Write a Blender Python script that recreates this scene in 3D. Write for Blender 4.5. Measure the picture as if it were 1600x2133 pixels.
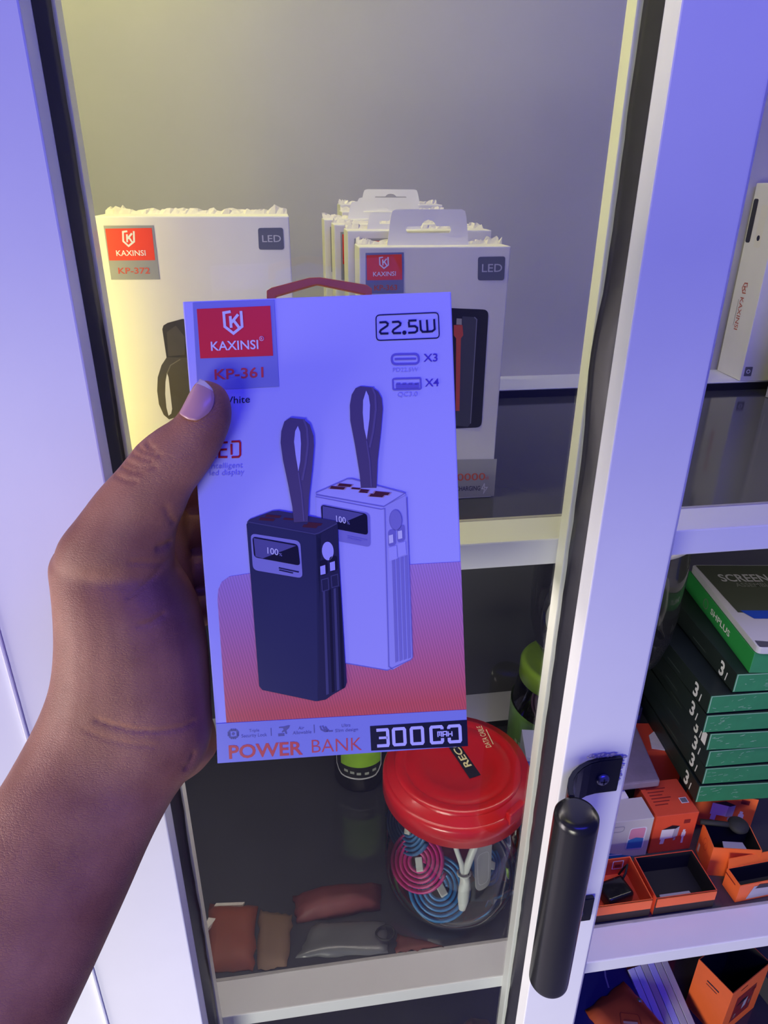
import bpy, bmesh, math, random
from mathutils import Vector, Matrix, noise
from mathutils.bvhtree import BVHTree

for _o in list(bpy.data.objects):
    bpy.data.objects.remove(_o, do_unlink=True)
S = bpy.context.scene
COL = S.collection
random.seed(7)
PI = math.pi

# ------------------------------------------------------------------ camera
# World: X along the cabinet front, Y into the cabinet, Z up, floor at z = 0.
CAM_POS = Vector((0.0, 0.0, 1.5))
CAM_R = Matrix(((0.98969578, 0.05624922, -0.13167493),
                (-0.14307616, 0.42452409, -0.89404055),
                (0.00561009, 0.90366771, 0.42819762)))
FPX = 1450.2
cam_data = bpy.data.cameras.new('camera')
cam = bpy.data.objects.new('camera', cam_data)
COL.objects.link(cam)
cam.matrix_world = Matrix.Translation(CAM_POS) @ CAM_R.to_4x4()
cam_data.sensor_fit = 'VERTICAL'
cam_data.sensor_height = 36.0
cam_data.lens = FPX / 2133.0 * 36.0
cam_data.clip_start = 0.01
S.camera = cam

# ------------------------------------------------------------------ light and exposure
vs = S.view_settings
vs.view_transform = 'Standard'
vs.look = 'None'
vs.gamma = 1.0
vs.use_curve_mapping = False
vs.exposure = 0.0

world = bpy.data.worlds.new('shop_ambient')
S.world = world
world.use_nodes = True
bg = world.node_tree.nodes['Background']
bg.inputs['Color'].default_value = (0.15, 0.145, 1.0, 1)
bg.inputs['Strength'].default_value = 0.30


def area(name, loc, target, sx, sy, color, power, spread=180):
    l = bpy.data.lights.new(name, 'AREA')
    l.shape = 'RECTANGLE'
    l.size, l.size_y = sx, sy
    l.color = color
    l.energy = power
    l.spread = math.radians(spread)
    o = bpy.data.objects.new(name, l)
    COL.objects.link(o)
    o.location = loc
    d = Vector(target) - Vector(loc)
    o.rotation_euler = d.to_track_quat('-Z', 'Y').to_euler()
    return o


# blue neon tube of the shop, under the ceiling behind the photographer
area('blue_neon_light', (0.30, -0.75, 2.50), (0.1, 0.35, 1.35), 1.4, 0.25, (0.045, 0.040, 1.0), 16)
# daylight from the shop entrance on the left
area('doorway_daylight', (-1.50, 0.02, 0.84), (0.1, 0.30, 1.05), 0.5, 1.0, (0.96, 0.85, 0.84), 21)
# lamp added for the unseen entrance behind left, beam narrowed onto the lower shelf
area('low_entrance_fill', (-1.00, -1.30, 0.75), (0.08, 0.42, 0.50), 0.7, 0.7, (1.0, 0.97, 0.80), 5.4, spread=64)


def at(px, py, depth):
    """world point seen at a photo position, at a given distance along the lens axis"""
    v = Vector(((px - 800.0) / FPX, -(py - 1066.5) / FPX, -1.0))
    return CAM_POS + (CAM_R @ v) * depth


def at_y(px, py, y):
    v = CAM_R @ Vector(((px - 800.0) / FPX, -(py - 1066.5) / FPX, -1.0))
    return CAM_POS + v * (y / v.y)


# ------------------------------------------------------------------ materials
MATS = {}


def mat(name, color, rough=0.5, metal=0.0, spec=0.5, var=0.0, vscale=60.0, bump=0.0, bscale=300.0,
        coat=0.0, emit=None, estr=0.0, sub=0.0):
    if name in MATS:
        return MATS[name]
    m = bpy.data.materials.new(name)
    m.use_nodes = True
    nt = m.node_tree
    b = nt.nodes['Principled BSDF']
    c = tuple(color) + (1.0,)
    b.inputs['Base Color'].default_value = c
    b.inputs['Roughness'].default_value = rough
    b.inputs['Metallic'].default_value = metal
    b.inputs['Specular IOR Level'].default_value = spec
    b.inputs['Coat Weight'].default_value = coat
    b.inputs['Coat Roughness'].default_value = 0.08
    m.diffuse_color = c
    if emit:
        b.inputs['Emission Color'].default_value = tuple(emit) + (1.0,)
        b.inputs['Emission Strength'].default_value = estr
    if sub:
        b.inputs['Subsurface Weight'].default_value = sub
        b.inputs['Subsurface Radius'].default_value = (0.006, 0.002, 0.001)
        b.inputs['Subsurface Scale'].default_value = 1.0
    if var or bump:
        tc = nt.nodes.new('ShaderNodeTexCoord')
    if var:
        n = nt.nodes.new('ShaderNodeTexNoise')
        n.inputs['Scale'].default_value = vscale
        n.inputs['Detail'].default_value = 5
        nt.links.new(tc.outputs['Object'], n.inputs['Vector'])
        mx = nt.nodes.new('ShaderNodeMix')
        mx.data_type = 'RGBA'
        mx.inputs[6].default_value = tuple(x * (1 - var) for x in color) + (1,)
        mx.inputs[7].default_value = tuple(min(1, x * (1 + var)) for x in color) + (1,)
        nt.links.new(n.outputs['Fac'], mx.inputs[0])
        nt.links.new(mx.outputs[2], b.inputs['Base Color'])
    if bump:
        n2 = nt.nodes.new('ShaderNodeTexNoise')
        n2.inputs['Scale'].default_value = bscale
        n2.inputs['Detail'].default_value = 3
        nt.links.new(tc.outputs['Object'], n2.inputs['Vector'])
        bp = nt.nodes.new('ShaderNodeBump')
        bp.inputs['Strength'].default_value = bump
        bp.inputs['Distance'].default_value = 0.0006
        nt.links.new(n2.outputs['Fac'], bp.inputs['Height'])
        nt.links.new(bp.outputs['Normal'], b.inputs['Normal'])
    MATS[name] = m
    return m


def clear_mat(name, tint=(1, 1, 1), rough=0.02, ior=1.45, haze=0.0, hazecol=(0.8, 0.8, 0.8), gloss=(1, 1, 1)):
    """thin clear sheet (glass pane, plastic jar wall): tinted see-through with a fresnel reflection"""
    if name in MATS:
        return MATS[name]
    m = bpy.data.materials.new(name)
    m.use_nodes = True
    nt = m.node_tree
    nt.nodes.remove(nt.nodes['Principled BSDF'])
    out = nt.nodes['Material Output']
    tr = nt.nodes.new('ShaderNodeBsdfTransparent')
    tr.inputs['Color'].default_value = tuple(tint) + (1,)
    gl = nt.nodes.new('ShaderNodeBsdfGlossy')
    gl.inputs['Roughness'].default_value = rough
    gl.inputs['Color'].default_value = tuple(gloss) + (1,)
    fr = nt.nodes.new('ShaderNodeFresnel')
    fr.inputs['IOR'].default_value = ior
    mx = nt.nodes.new('ShaderNodeMixShader')
    nt.links.new(fr.outputs['Fac'], mx.inputs[0])
    nt.links.new(tr.outputs[0], mx.inputs[1])
    nt.links.new(gl.outputs[0], mx.inputs[2])
    last = mx
    if haze:
        df = nt.nodes.new('ShaderNodeBsdfDiffuse')
        df.inputs['Color'].default_value = tuple(hazecol) + (1,)
        m2 = nt.nodes.new('ShaderNodeMixShader')
        n = nt.nodes.new('ShaderNodeTexNoise')
        n.inputs['Scale'].default_value = 9.0
        n.inputs['Detail'].default_value = 6
        tc = nt.nodes.new('ShaderNodeTexCoord')
        nt.links.new(tc.outputs['Object'], n.inputs['Vector'])
        mm = nt.nodes.new('ShaderNodeMath')
        mm.operation = 'MULTIPLY'
        mm.inputs[1].default_value = haze * 2
        nt.links.new(n.outputs['Fac'], mm.inputs[0])
        nt.links.new(mm.outputs[0], m2.inputs[0])
        nt.links.new(mx.outputs[0], m2.inputs[1])
        nt.links.new(df.outputs[0], m2.inputs[2])
        last = m2
    nt.links.new(last.outputs[0], out.inputs['Surface'])
    MATS[name] = m
    return m


# ------------------------------------------------------------------ object helpers
def thing(name, label, cat, mw=None, group=None):
    o = bpy.data.objects.new(name, None)
    o.empty_display_size = 0.02
    COL.objects.link(o)
    if mw is not None:
        o.matrix_world = mw
    tag(o, label, cat, group)
    return o


def tag(o, label, cat, group=None):
    o['label'] = label
    o['category'] = cat
    if group:
        o['group'] = group
    return o


def mesh_obj(name, verts, faces, mats, parent=None, fmi=None, smooth=False, mw=None):
    me = bpy.data.meshes.new(name)
    me.from_pydata([tuple(v) for v in verts], [], faces)
    for m in (mats if isinstance(mats, (list, tuple)) else [mats]):
        me.materials.append(m)
    if fmi:
        for p, i in zip(me.polygons, fmi):
            p.material_index = i
    if smooth:
        for p in me.polygons:
            p.use_smooth = True
    me.update()
    return link(name, me, parent, mw)


def link(name, me, parent=None, mw=None):
    o = bpy.data.objects.new(name, me)
    COL.objects.link(o)
    if parent is not None:
        o.parent = parent
    if mw is not None:
        if parent is None:
            o.matrix_world = mw
        else:
            o.matrix_local = mw
    return o


def bm_obj(name, bm, mats, parent=None, smooth=False, mw=None):
    me = bpy.data.meshes.new(name)
    bm.normal_update()
    bm.to_mesh(me)
    bm.free()
    for m in (mats if isinstance(mats, (list, tuple)) else [mats]):
        me.materials.append(m)
    if smooth:
        for p in me.polygons:
            p.use_smooth = True
    return link(name, me, parent, mw)


def add_box(bm, x0, x1, y0, y1, z0, z1, bevel=0.0, mi=0):
    vs_ = [bm.verts.new(p) for p in ((x0, y0, z0), (x1, y0, z0), (x1, y1, z0), (x0, y1, z0),
                                     (x0, y0, z1), (x1, y0, z1), (x1, y1, z1), (x0, y1, z1))]
    fs = [bm.faces.new([vs_[i] for i in f]) for f in
          ((3, 2, 1, 0), (4, 5, 6, 7), (0, 1, 5, 4), (1, 2, 6, 5), (2, 3, 7, 6), (3, 0, 4, 7))]
    for f in fs:
        f.material_index = mi
    if bevel:
        es = list({e for f in fs for e in f.edges})
        bmesh.ops.bevel(bm, geom=es, offset=bevel, segments=2, profile=0.6, affect='EDGES')
    return fs


def box(name, x0, x1, y0, y1, z0, z1, m, parent=None, bevel=0.0008, mw=None):
    bm = bmesh.new()
    add_box(bm, x0, x1, y0, y1, z0, z1, bevel)
    return bm_obj(name, bm, m, parent, mw=mw)


def lathe(name, prof, m, parent=None, n=48, mw=None, smooth=True):
    verts, faces = [], []
    for r, z in prof:
        for i in range(n):
            a = 2 * PI * i / n
            verts.append((r * math.cos(a), r * math.sin(a), z))
    for k in range(len(prof) - 1):
        for i in range(n):
            j = (i + 1) % n
            faces.append((k * n + i, k * n + j, (k + 1) * n + j, (k + 1) * n + i))
    if prof[0][0] > 1e-5:
        pass
    return mesh_obj(name, verts, faces, m, parent, smooth=smooth, mw=mw)


def sweep(name, pts, rx, m, parent=None, n=8, ry=None, mw=None, closed=False, up=Vector((0, 0, 1)), caps=True, taper=None):
    """tube along a path; ry differs from rx for flat cables (rx sideways, ry along up)"""
    pts = [Vector(p) for p in pts]
    ry = ry or rx
    verts, faces = [], []
    N = len(pts)
    for k, p in enumerate(pts):
        t = (pts[min(k + 1, N - 1)] - pts[max(k - 1, 0)])
        if t.length < 1e-9:
            t = Vector((1, 0, 0))
        t.normalize()
        s = t.cross(up)
        if s.length < 1e-4:
            s = t.cross(Vector((1, 0, 0)))
        s.normalize()
        u = s.cross(t).normalized()
        f = taper[k] if taper else 1.0
        for i in range(n):
            a = 2 * PI * i / n
            verts.append(p + s * (math.cos(a) * rx * f) + u * (math.sin(a) * ry * f))
    for k in range(N - 1):
        for i in range(n):
            j = (i + 1) % n
            faces.append((k * n + i, k * n + j, (k + 1) * n + j, (k + 1) * n + i))
    if caps:
        faces.append(tuple(range(n - 1, -1, -1)))
        faces.append(tuple((N - 1) * n + i for i in range(n)))
    return mesh_obj(name, verts, faces, m, parent, smooth=True, mw=mw)


def prism(name, poly, d0, d1, frame, m, parent=None, mw=None, bevel=0.0):
    """polygon in a plane (frame = origin, u, v, n) pushed from d0 to d1 along n"""
    o, u, v, n = frame
    bm = bmesh.new()
    a = [bm.verts.new(o + u * p[0] + v * p[1] + n * d0) for p in poly]
    b = [bm.verts.new(o + u * p[0] + v * p[1] + n * d1) for p in poly]
    k = len(poly)
    bm.faces.new(a[::-1])
    bm.faces.new(b)
    for i in range(k):
        j = (i + 1) % k
        bm.faces.new((a[i], a[j], b[j], b[i]))
    bmesh.ops.recalc_face_normals(bm, faces=bm.faces[:])
    if bevel:
        bmesh.ops.bevel(bm, geom=bm.edges[:], offset=bevel, segments=2, profile=0.6, affect='EDGES')
    return bm_obj(name, bm, m, parent, mw=mw)


XZ = (Vector((0, 0, 0)), Vector((1, 0, 0)), Vector((0, 0, 1)), Vector((0, 1, 0)))
XY = (Vector((0, 0, 0)), Vector((1, 0, 0)), Vector((0, 1, 0)), Vector((0, 0, 1)))


def TR(x, y, z, rz=0, rx=0, ry=0):
    return Matrix.Translation((x, y, z)) @ Matrix.Rotation(math.radians(rz), 4, 'Z') @ \
        Matrix.Rotation(math.radians(ry), 4, 'Y') @ Matrix.Rotation(math.radians(rx), 4, 'X')


# ------------------------------------------------------------------ flat print
TEXT = {}


def text_polys(s, bold=0.0):
    key = (s, bold)
    if key in TEXT:
        return TEXT[key]
    cu = bpy.data.curves.new('t', 'FONT')
    cu.body = s
    cu.size = 1.0
    cu.offset = bold
    cu.resolution_u = 3
    o = bpy.data.objects.new('t', cu)
    COL.objects.link(o)
    dg = bpy.context.evaluated_depsgraph_get()
    dg.update()
    me = o.evaluated_get(dg).to_mesh()
    vv = [(v.co.x, v.co.y) for v in me.vertices]
    pp = [list(p.vertices) for p in me.polygons]
    o.evaluated_get(dg).to_mesh_clear()
    bpy.data.objects.remove(o, do_unlink=True)
    bpy.data.curves.remove(cu)
    xs = [v[0] for v in vv]
    x0, x1 = min(xs), max(xs)
    # normalise: width to 0..1, cap height to 0..1
    cap = 0.729 if not any(ch in s for ch in '') else 1
    vv = [((x - x0) / (x1 - x0), y / cap) for x, y in vv]
    TEXT[key] = (vv, pp)
    return TEXT[key]


class Print:
    """flat ink on one face of a thing: polygons in a 2-D face frame, stacked in hair-thin layers"""

    def __init__(self):
        self.v, self.f, self.m, self.mats = [], [], [], []

    def _mi(self, m):
        if m not in self.mats:
            self.mats.append(m)
        return self.mats.index(m)

    def poly(self, pts, m, layer=1):
        k = len(self.v)
        self.v += [(p[0], p[1], layer) for p in pts]
        self.f.append(tuple(range(k, k + len(pts))))
        self.m.append(self._mi(m))

    def stroke(self, pts, w, m, layer=2, closed=False):
        """line of even width as one mitred strip"""
        P = [Vector((p[0], p[1])) for p in pts]
        P = [p for i, p in enumerate(P) if i == 0 or (p - P[i - 1]).length > 1e-7]
        if closed and (P[0] - P[-1]).length < 1e-7:
            P.pop()
        n = len(P)
        L, R = [], []
        for i, p in enumerate(P):
            a_ = P[i - 1] if (closed or i > 0) else None
            c_ = P[(i + 1) % n] if (closed or i < n - 1) else None
            d1 = (p - a_).normalized() if a_ is not None else (c_ - p).normalized()
            d2 = (c_ - p).normalized() if c_ is not None else d1
            t = d1 + d2
            t = t.normalized() if t.length > 1e-6 else d2
            nr = Vector((-t.y, t.x))
            k = 1.0 / max(0.45, nr.dot(Vector((-d2.y, d2.x))))
            L.append(p + nr * (w / 2 * k))
            R.append(p - nr * (w / 2 * k))
        for i in range(n if closed else n - 1):
            j = (i + 1) % n
            self.poly([R[i], R[j], L[j], L[i]], m, layer)

    def disc(self, c, r, m, layer=2, n=20, ry=None):
        ry = ry or r
        self.poly([(c[0] + r * math.cos(2 * PI * i / n), c[1] + ry * math.sin(2 * PI * i / n)) for i in range(n)], m, layer)

    def text(self, s, bl, br, tl, m, layer=3, bold=0.0):
        vv, pp = text_polys(s, bold)
        bl, br, tl = Vector(bl[:2]), Vector(br[:2]), Vector(tl[:2])
        ex, ey = br - bl, tl - bl
        k = len(self.v)
        self.v += [((bl + ex * x + ey * y).x, (bl + ex * x + ey * y).y, layer) for x, y in vv]
        for p in pp:
            self.f.append(tuple(k + i for i in p))
            self.m.append(self._mi(m))

    def emblem(self, F, m, layer, w):
        """shield with a letter K; F maps unit square to the face"""
        for q_, pl in enumerate(([(.40, .99), (.06, .95), (.09, .36), (.5, .06), (.93, .34), (.90, 1.0)],
                   [(.37, .80), (.40, .30)], [(.76, .86), (.42, .52)], [(.54, .60), (.78, .30)])):
            self.stroke([F(*p) for p in pl], w, m, layer + .4 * q_)

    def build(self, name, parent, frame, step=0.00010, base=0.00012, mw=None):
        o, u, v, n = frame
        verts = [o + u * a + v * b + n * (base + step * l) for a, b, l in self.v]
        nn = u.cross(v).dot(n)
        faces = []
        for f in self.f:
            # keep every face looking out along n
            A = sum(self.v[f[i]][0] * self.v[f[(i + 1) % len(f)]][1] - self.v[f[(i + 1) % len(f)]][0] * self.v[f[i]][1]
                    for i in range(len(f)))
            faces.append(f if A * nn > 0 else f[::-1])
        return mesh_obj(name, verts, faces, self.mats, parent, fmi=self.m, mw=mw)


def rrect(cs, r=0.25, n=4):
    """rounded quadrilateral from four corners, r as a share of the short side"""
    cs = [Vector(c[:2]) for c in cs]
    rad = r * min((cs[i] - cs[(i + 1) % 4]).length for i in range(4))
    out = []
    for i in range(4):
        p, c, q = cs[i - 1], cs[i], cs[(i + 1) % 4]
        a = c + (p - c).normalized() * rad
        b = c + (q - c).normalized() * rad
        for k in range(n + 1):
            t = k / n
            out.append(a * (1 - t) ** 2 + c * 2 * t * (1 - t) + b * t * t)
    return out


# common materials
WHITE_ALU = mat('white_powder_coated_aluminium', (0.80, 0.81, 0.83), 0.38, var=0.03, vscale=25)
CARD = mat('white_carton', (0.80, 0.79, 0.78), 0.55, var=0.04, vscale=40, bump=0.05, bscale=200)
CARD_TORN = mat('torn_carton_edge', (0.74, 0.71, 0.64), 0.9, var=0.12, vscale=400)
ORANGE = mat('orange_carton', (0.86, 0.15, 0.035), 0.45, var=0.08, vscale=50)
ORANGE_RED = mat('red_orange_carton', (0.68, 0.075, 0.03), 0.5, var=0.08, vscale=50)
BLACK_IN = mat('black_carton_inside', (0.012, 0.012, 0.014), 0.75)
BLACK = mat('black_ink', (0.012, 0.012, 0.02), 0.35)
INK_WHITE = mat('white_ink', (0.85, 0.85, 0.88), 0.4)
INK_RED = mat('red_ink', (0.85, 0.055, 0.035), 0.35)
SILVER = mat('silver_foil_ink', (0.33, 0.35, 0.44), 0.3, metal=0.3)

# ------------------------------------------------------------------ the room
fl = box('floor', -2.6, 2.6, -2.2, 1.2, -0.05, 0.0, mat('grey_floor_tile', (0.42, 0.41, 0.40), 0.35, var=0.15, vscale=8), bevel=0)
fl['kind'] = 'structure'
wb = box('wall_back', -2.6, 2.6, 0.86, 0.95, 0.0, 2.7, mat('grey_wall_paint', (0.55, 0.54, 0.56), 0.8, var=0.05, vscale=6), bevel=0)
wb['kind'] = 'structure'

# ------------------------------------------------------------------ display cabinet
CX0, CX1 = -0.42, 0.98
BACK = mat('grey_back_board', (0.50, 0.49, 0.47), 0.42, var=0.10, vscale=7, bump=0.06, bscale=90)
SHELF_GLASS = mat('dark_shelf_glass', (0.050, 0.052, 0.064), 0.10, spec=0.55, var=0.15, vscale=9)
LEDGE_BLACK = mat('black_rubber', (0.012, 0.013, 0.018), 0.42, var=0.15, vscale=90)
GASKET = mat('black_glazing_rubber', (0.018, 0.018, 0.026), 0.34, var=0.25, vscale=120, bump=0.2, bscale=160)

cab = thing('display_cabinet', 'white aluminium glass-fronted display cabinet with dark glass shelves', 'cabinet', TR(0.28, 0.6, 0))
CM = cab.matrix_world.inverted()


def cbox(name, x0, x1, y0, y1, z0, z1, m, parent=cab, bevel=0.0008):
    if parent is cab:
        return box(name, x0 - .28, x1 - .28, y0 - .6, y1 - .6, z0, z1, m, cab, bevel)
    return box(name, x0 - .28, x1 - .28, y0 - .6, y1 - .6, z0, z1, m, parent, bevel)


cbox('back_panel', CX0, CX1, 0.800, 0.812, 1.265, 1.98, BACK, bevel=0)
cbox('back_panel', CX0, CX1, 0.800, 0.812, 0.12, 1.263, mat('dark_back_board', (0.060, 0.060, 0.064), 0.4, var=0.3, vscale=9), bevel=0)  # lower part of the back panel, coloured darker than the upper
cbox('side_panel', CX0 - .02, CX0, 0.40, 0.812, 0.0, 2.0, WHITE_ALU)
cbox('side_panel', CX1, CX1 + .02, 0.40, 0.812, 0.0, 2.0, WHITE_ALU)
cbox('top_panel', CX0, CX1, 0.40, 0.812, 1.98, 2.0, WHITE_ALU)
cbox('base_panel', CX0, CX1, 0.40, 0.812, 0.0, 0.12, WHITE_ALU)
for zt, th in ((1.28, .0195), (0.796, .0165), (0.45, .0165)):
    sh = cbox('shelf', CX0, CX1, 0.4355, 0.74, zt - .012, zt, SHELF_GLASS, bevel=0)
    cbox('shelf_trim', CX0, CX1, 0.401, 0.4353, zt - th, zt + .0006, WHITE_ALU, sh, bevel=.0012)
    cbox('shelf_seal', CX0, CX1, 0.4340, 0.4372, zt - .004, zt + .0012, mat('grey_sealant', (.42, .41, .40), .6, var=.3, vscale=60), sh, bevel=.0004)
    cbox('back_ledge', CX0, CX1, 0.7405, 0.800, zt - .02, zt + .0092, WHITE_ALU, sh, bevel=.0006)
    cbox('ledge_edge', CX0, CX1, 0.7380, 0.7404, zt - .012, zt + .0086, LEDGE_BLACK, sh, bevel=.0004)
# white fixed front panel on the left and an added bright strip standing in for the seam's highlight
cbox('front_panel', CX0 - .02, -0.1695, 0.3565, 0.40, 0.0, 2.0, mat('white_front_laminate', (0.80, 0.82, 0.83), 0.33, var=0.02, vscale=12), bevel=.0015)
cbox('seam_highlight_strip', -0.1696, -0.1672, 0.3535, 0.40, 0.0, 2.0, mat('seam_highlight_white', (0.93, 0.94, 0.95), 0.2), bevel=.0011)


def led_bar(parent, name, p0, p1, w, facing, m_chip, n, lname, color, power):
    """LED strip: body, chips and the light they give"""
    p0, p1, fc = Vector(p0), Vector(p1), Vector(facing).normalized()
    ax = (p1 - p0).normalized()
    sd_ = fc.cross(ax)
    R_ = Matrix((ax, sd_, fc)).transposed().to_4x4()
    base = parent.matrix_world
    L = (p1 - p0).length
    mw_ = Matrix.Translation((p0 + p1) / 2) @ R_
    st_ = box(name, -L / 2, L / 2, -w / 2, w / 2, -.0025, 0, mat('led_strip_body', (.9, .9, .8), .5), parent, .0005, mw=base.inverted() @ mw_)
    for k in range(n):
        x = -L / 2 + L * (k + .5) / n
        box('led_chip', x - .0025, x + .0025, -.002, .002, .0001, .0008, m_chip, st_, 0)
    l = bpy.data.lights.new(lname, 'AREA')
    l.shape = 'RECTANGLE'
    l.size, l.size_y = L, w
    l.color = color
    l.energy = power
    o = bpy.data.objects.new(lname, l)
    COL.objects.link(o)
    # an area light shines along its local -Z
    o.matrix_world = Matrix.Translation((p0 + p1) / 2 + fc * .003) @ Matrix((ax, -sd_, -fc)).transposed().to_4x4()
    return st_


WARM = mat('warm_led', (1, .9, .5), .5, emit=(1, .85, .35), estr=4)
COOL = mat('neutral_fill_led', (1, .97, .9), .5, emit=(1, .95, .85), estr=4)
led_bar(cab, 'led_strip', (-.36, .430, 1.972), (.04, .430, 1.972), .012, (0, .25, -1), WARM, 16, 'top_led_light', (1.0, 0.93, 0.30), 2.0)
led_bar(cab, 'led_strip', (-.36, .4255, 1.2600), (.92, .4255, 1.2600), .010, (0, .1, -1), COOL, 40, 'under_shelf_fill_light', (1.0, 0.88, 0.78), 1.3)  # unseen strip and lamp added to brighten the lower shelf

# ------------------------------------------------------------------ glass door
door = thing('glass_door', 'glass cabinet door with white aluminium stiles and black rubber seals', 'door', TR(0.21, 0.375, 0.12))


def dl(p):
    return (p[0] - .21, p[1] - .375, p[2] - .12)


DZ0, DZ1 = 0.12, 1.98


def extrude_profile(name, prof, m, parent, bevel=.0009):
    fr = (Vector((-.21, -.375, 0)), Vector((1, 0, 0)), Vector((0, 1, 0)), Vector((0, 0, 1)))
    return prism(name, prof, DZ0 - .12, DZ1 - .12, fr, m, parent, bevel=bevel)


extrude_profile('stile', [(.185, .355), (.2345, .355), (.2385, .359), (.2385, .3995), (.179, .3995), (.179, .3875), (.185, .3875)], WHITE_ALU, door)
extrude_profile('stile', [(-.167, .355), (-.096, .355), (-.096, .3875), (-.0897, .3875), (-.0897, .3995), (-.167, .3995)], WHITE_ALU, door)
extrude_profile('edge_seal', [(.2386, .362), (.2418, .364), (.2418, .372), (.2386, .372)], mat('clear_grey_seal', (.62, .62, .60), .4), door, bevel=.0006)
box('rail', -.096 - .21, .185 - .21, -.02, .0245, 1.80, 1.86, WHITE_ALU, door)
box('rail', -.096 - .21, .185 - .21, -.02, .0245, 0.0, 0.06, WHITE_ALU, door)


def gasket(side):
    verts, faces = [], []
    n = 170
    for k in range(n + 1):
        z = DZ0 + (DZ1 - DZ0) * k / n
        w = 0.0011 * noise.noise(Vector((z * 14, side * 3.1, 0))) + 0.0007 * noise.noise(Vector((z * 55, side, 4)))
        if side > 0:
            w -= 0.0030 * math.exp(-((z - 1.405) / .035) ** 2)
            xs = [(.1849, .3705), (.1837 + w * .4, .3735), (.1818 + w * .8, .3795), (.1806 + w, .3838), (.1812 + w, .3843)]
        else:
            w = -w
            xs = [(-.0959, .3725), (-.0942 + w * .4, .3755), (-.0922 + w * .8, .3800), (-.0906 + w, .3838), (-.0912 + w, .3843)]
        for x, y in xs:
            verts.append(dl((x, y, z)))
    for k in range(n):
        for i in range(4):
            a = k * 5 + i
            faces.append((a, a + 1, a + 6, a + 5))
    return mesh_obj('rubber_seal', verts, faces, GASKET, door, smooth=True)


gasket(1)
gasket(-1)
GLASS = clear_mat('door_glass', (0.93, 0.95, 0.95), 0.0, 1.42, haze=0.004, hazecol=(.6, .6, .62))
mesh_obj('glass_pane', [dl(p) for p in ((-.0955, .3855, DZ0 + .05), (.1845, .3855, DZ0 + .05), (.1845, .3855, DZ1 - .05), (-.0955, .3855, DZ1 - .05))],
         [(0, 1, 2, 3)], GLASS, door)

led_bar(door, 'led_strip', (-.130, .4035, 1.31), (-.130, .4035, 1.90), .010, (.62, .78, 0), WARM, 22, 'led_strip_light', (1.0, 0.82, 0.28), 0.29)

# pull handle: bar, two curved brackets, screws
HB = mat('black_satin_metal', (0.012, 0.012, 0.013), 0.24, metal=0.0, spec=0.55)
BRK = mat('black_bracket_steel', (0.022, 0.024, 0.026), 0.27, metal=0.4)
SCR = mat('steel_screw', (0.25, 0.25, 0.34), 0.3, metal=0.9)
hx, hy, hz0, hz1, hr = .1768, .3105, .9405, 1.1235, .0150
prof = [(0.0001, 0), (.0115, .0002), (.0140, .0012), (.0149, .0030), (hr, .006), (hr, hz1 - hz0 - .008), (.0147, hz1 - hz0 - .004),
        (.0128, hz1 - hz0 - .0012), (.0095, hz1 - hz0 - .0002), (.0001, hz1 - hz0)]
hd = lathe('pull_handle', prof, HB, door, 56, mw=Matrix.Translation(dl((hx, hy, hz0))))
for bz0, bz1 in ((1.0905, 1.1230), (0.9430, 0.9705)):
    path = [(.2285, .3528), (.2200, .3528), (.2110, .3526), (.2030, .3512), (.1955, .3480), (.1890, .3436), (.1838, .3380), (.1805, .3320), (.1788, .3270), (.1783, .3235)]
    th = .0042
    verts, faces = [], []
    N = len(path)
    for k, (x, y) in enumerate(path):
        ax, ay = path[max(k - 1, 0)]
        bx_, by_ = path[min(k + 1, N - 1)]
        t = Vector((bx_ - ax, by_ - ay)).normalized()
        nr = Vector((t.y, -t.x)) * th / 2
        for sgn, zz in ((-1, bz0), (1, bz0), (1, bz1), (-1, bz1)):
            verts.append((x + nr.x * sgn - hx, y + nr.y * sgn - hy, zz - hz0))
    for k in range(N - 1):
        for i in range(4):
            j = (i + 1) % 4
            faces.append((k * 4 + i, k * 4 + j, (k + 1) * 4 + j, (k + 1) * 4 + i))
    faces += [(3, 2, 1, 0), tuple((N - 1) * 4 + i for i in range(4))]
    bm = bmesh.new()
    vv = [bm.verts.new(v) for v in verts]
    for f in faces:
        bm.faces.new([vv[i] for i in f])
    bmesh.ops.recalc_face_normals(bm, faces=bm.faces[:])
    bmesh.ops.bevel(bm, geom=[e for e in bm.edges if e.is_manifold and e.calc_face_angle() > .9], offset=.0007, segments=2, affect='EDGES')
    bm_obj('bracket', bm, BRK, hd)
    mz = (bz0 + bz1) / 2 - .002
    sc = [(0.0001, .0030), (.0022, .0029), (.0040, .0022), (.0050, .0010), (.0052, 0)]
    lathe('screw', sc, SCR, hd, 20, mw=Matrix.Translation((.2150 - hx, .3507 - hy, mz - hz0)) @ Matrix.Rotation(PI / 2, 4, 'X'))
    p = Print()
    p.stroke([(-.0026, 0), (.0026, 0)], .0011, BLACK, 0)
    p.stroke([(0, -.0026), (0, .0026)], .0011, BLACK, 0)
    p.build('screw_slot', hd, (Vector((.2150 - hx, .3507 - hy - .00295, mz - hz0)), Vector((1, 0, 0)), Vector((0, 0, 1)), Vector((0, -1, 0))), base=.0001)
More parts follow.
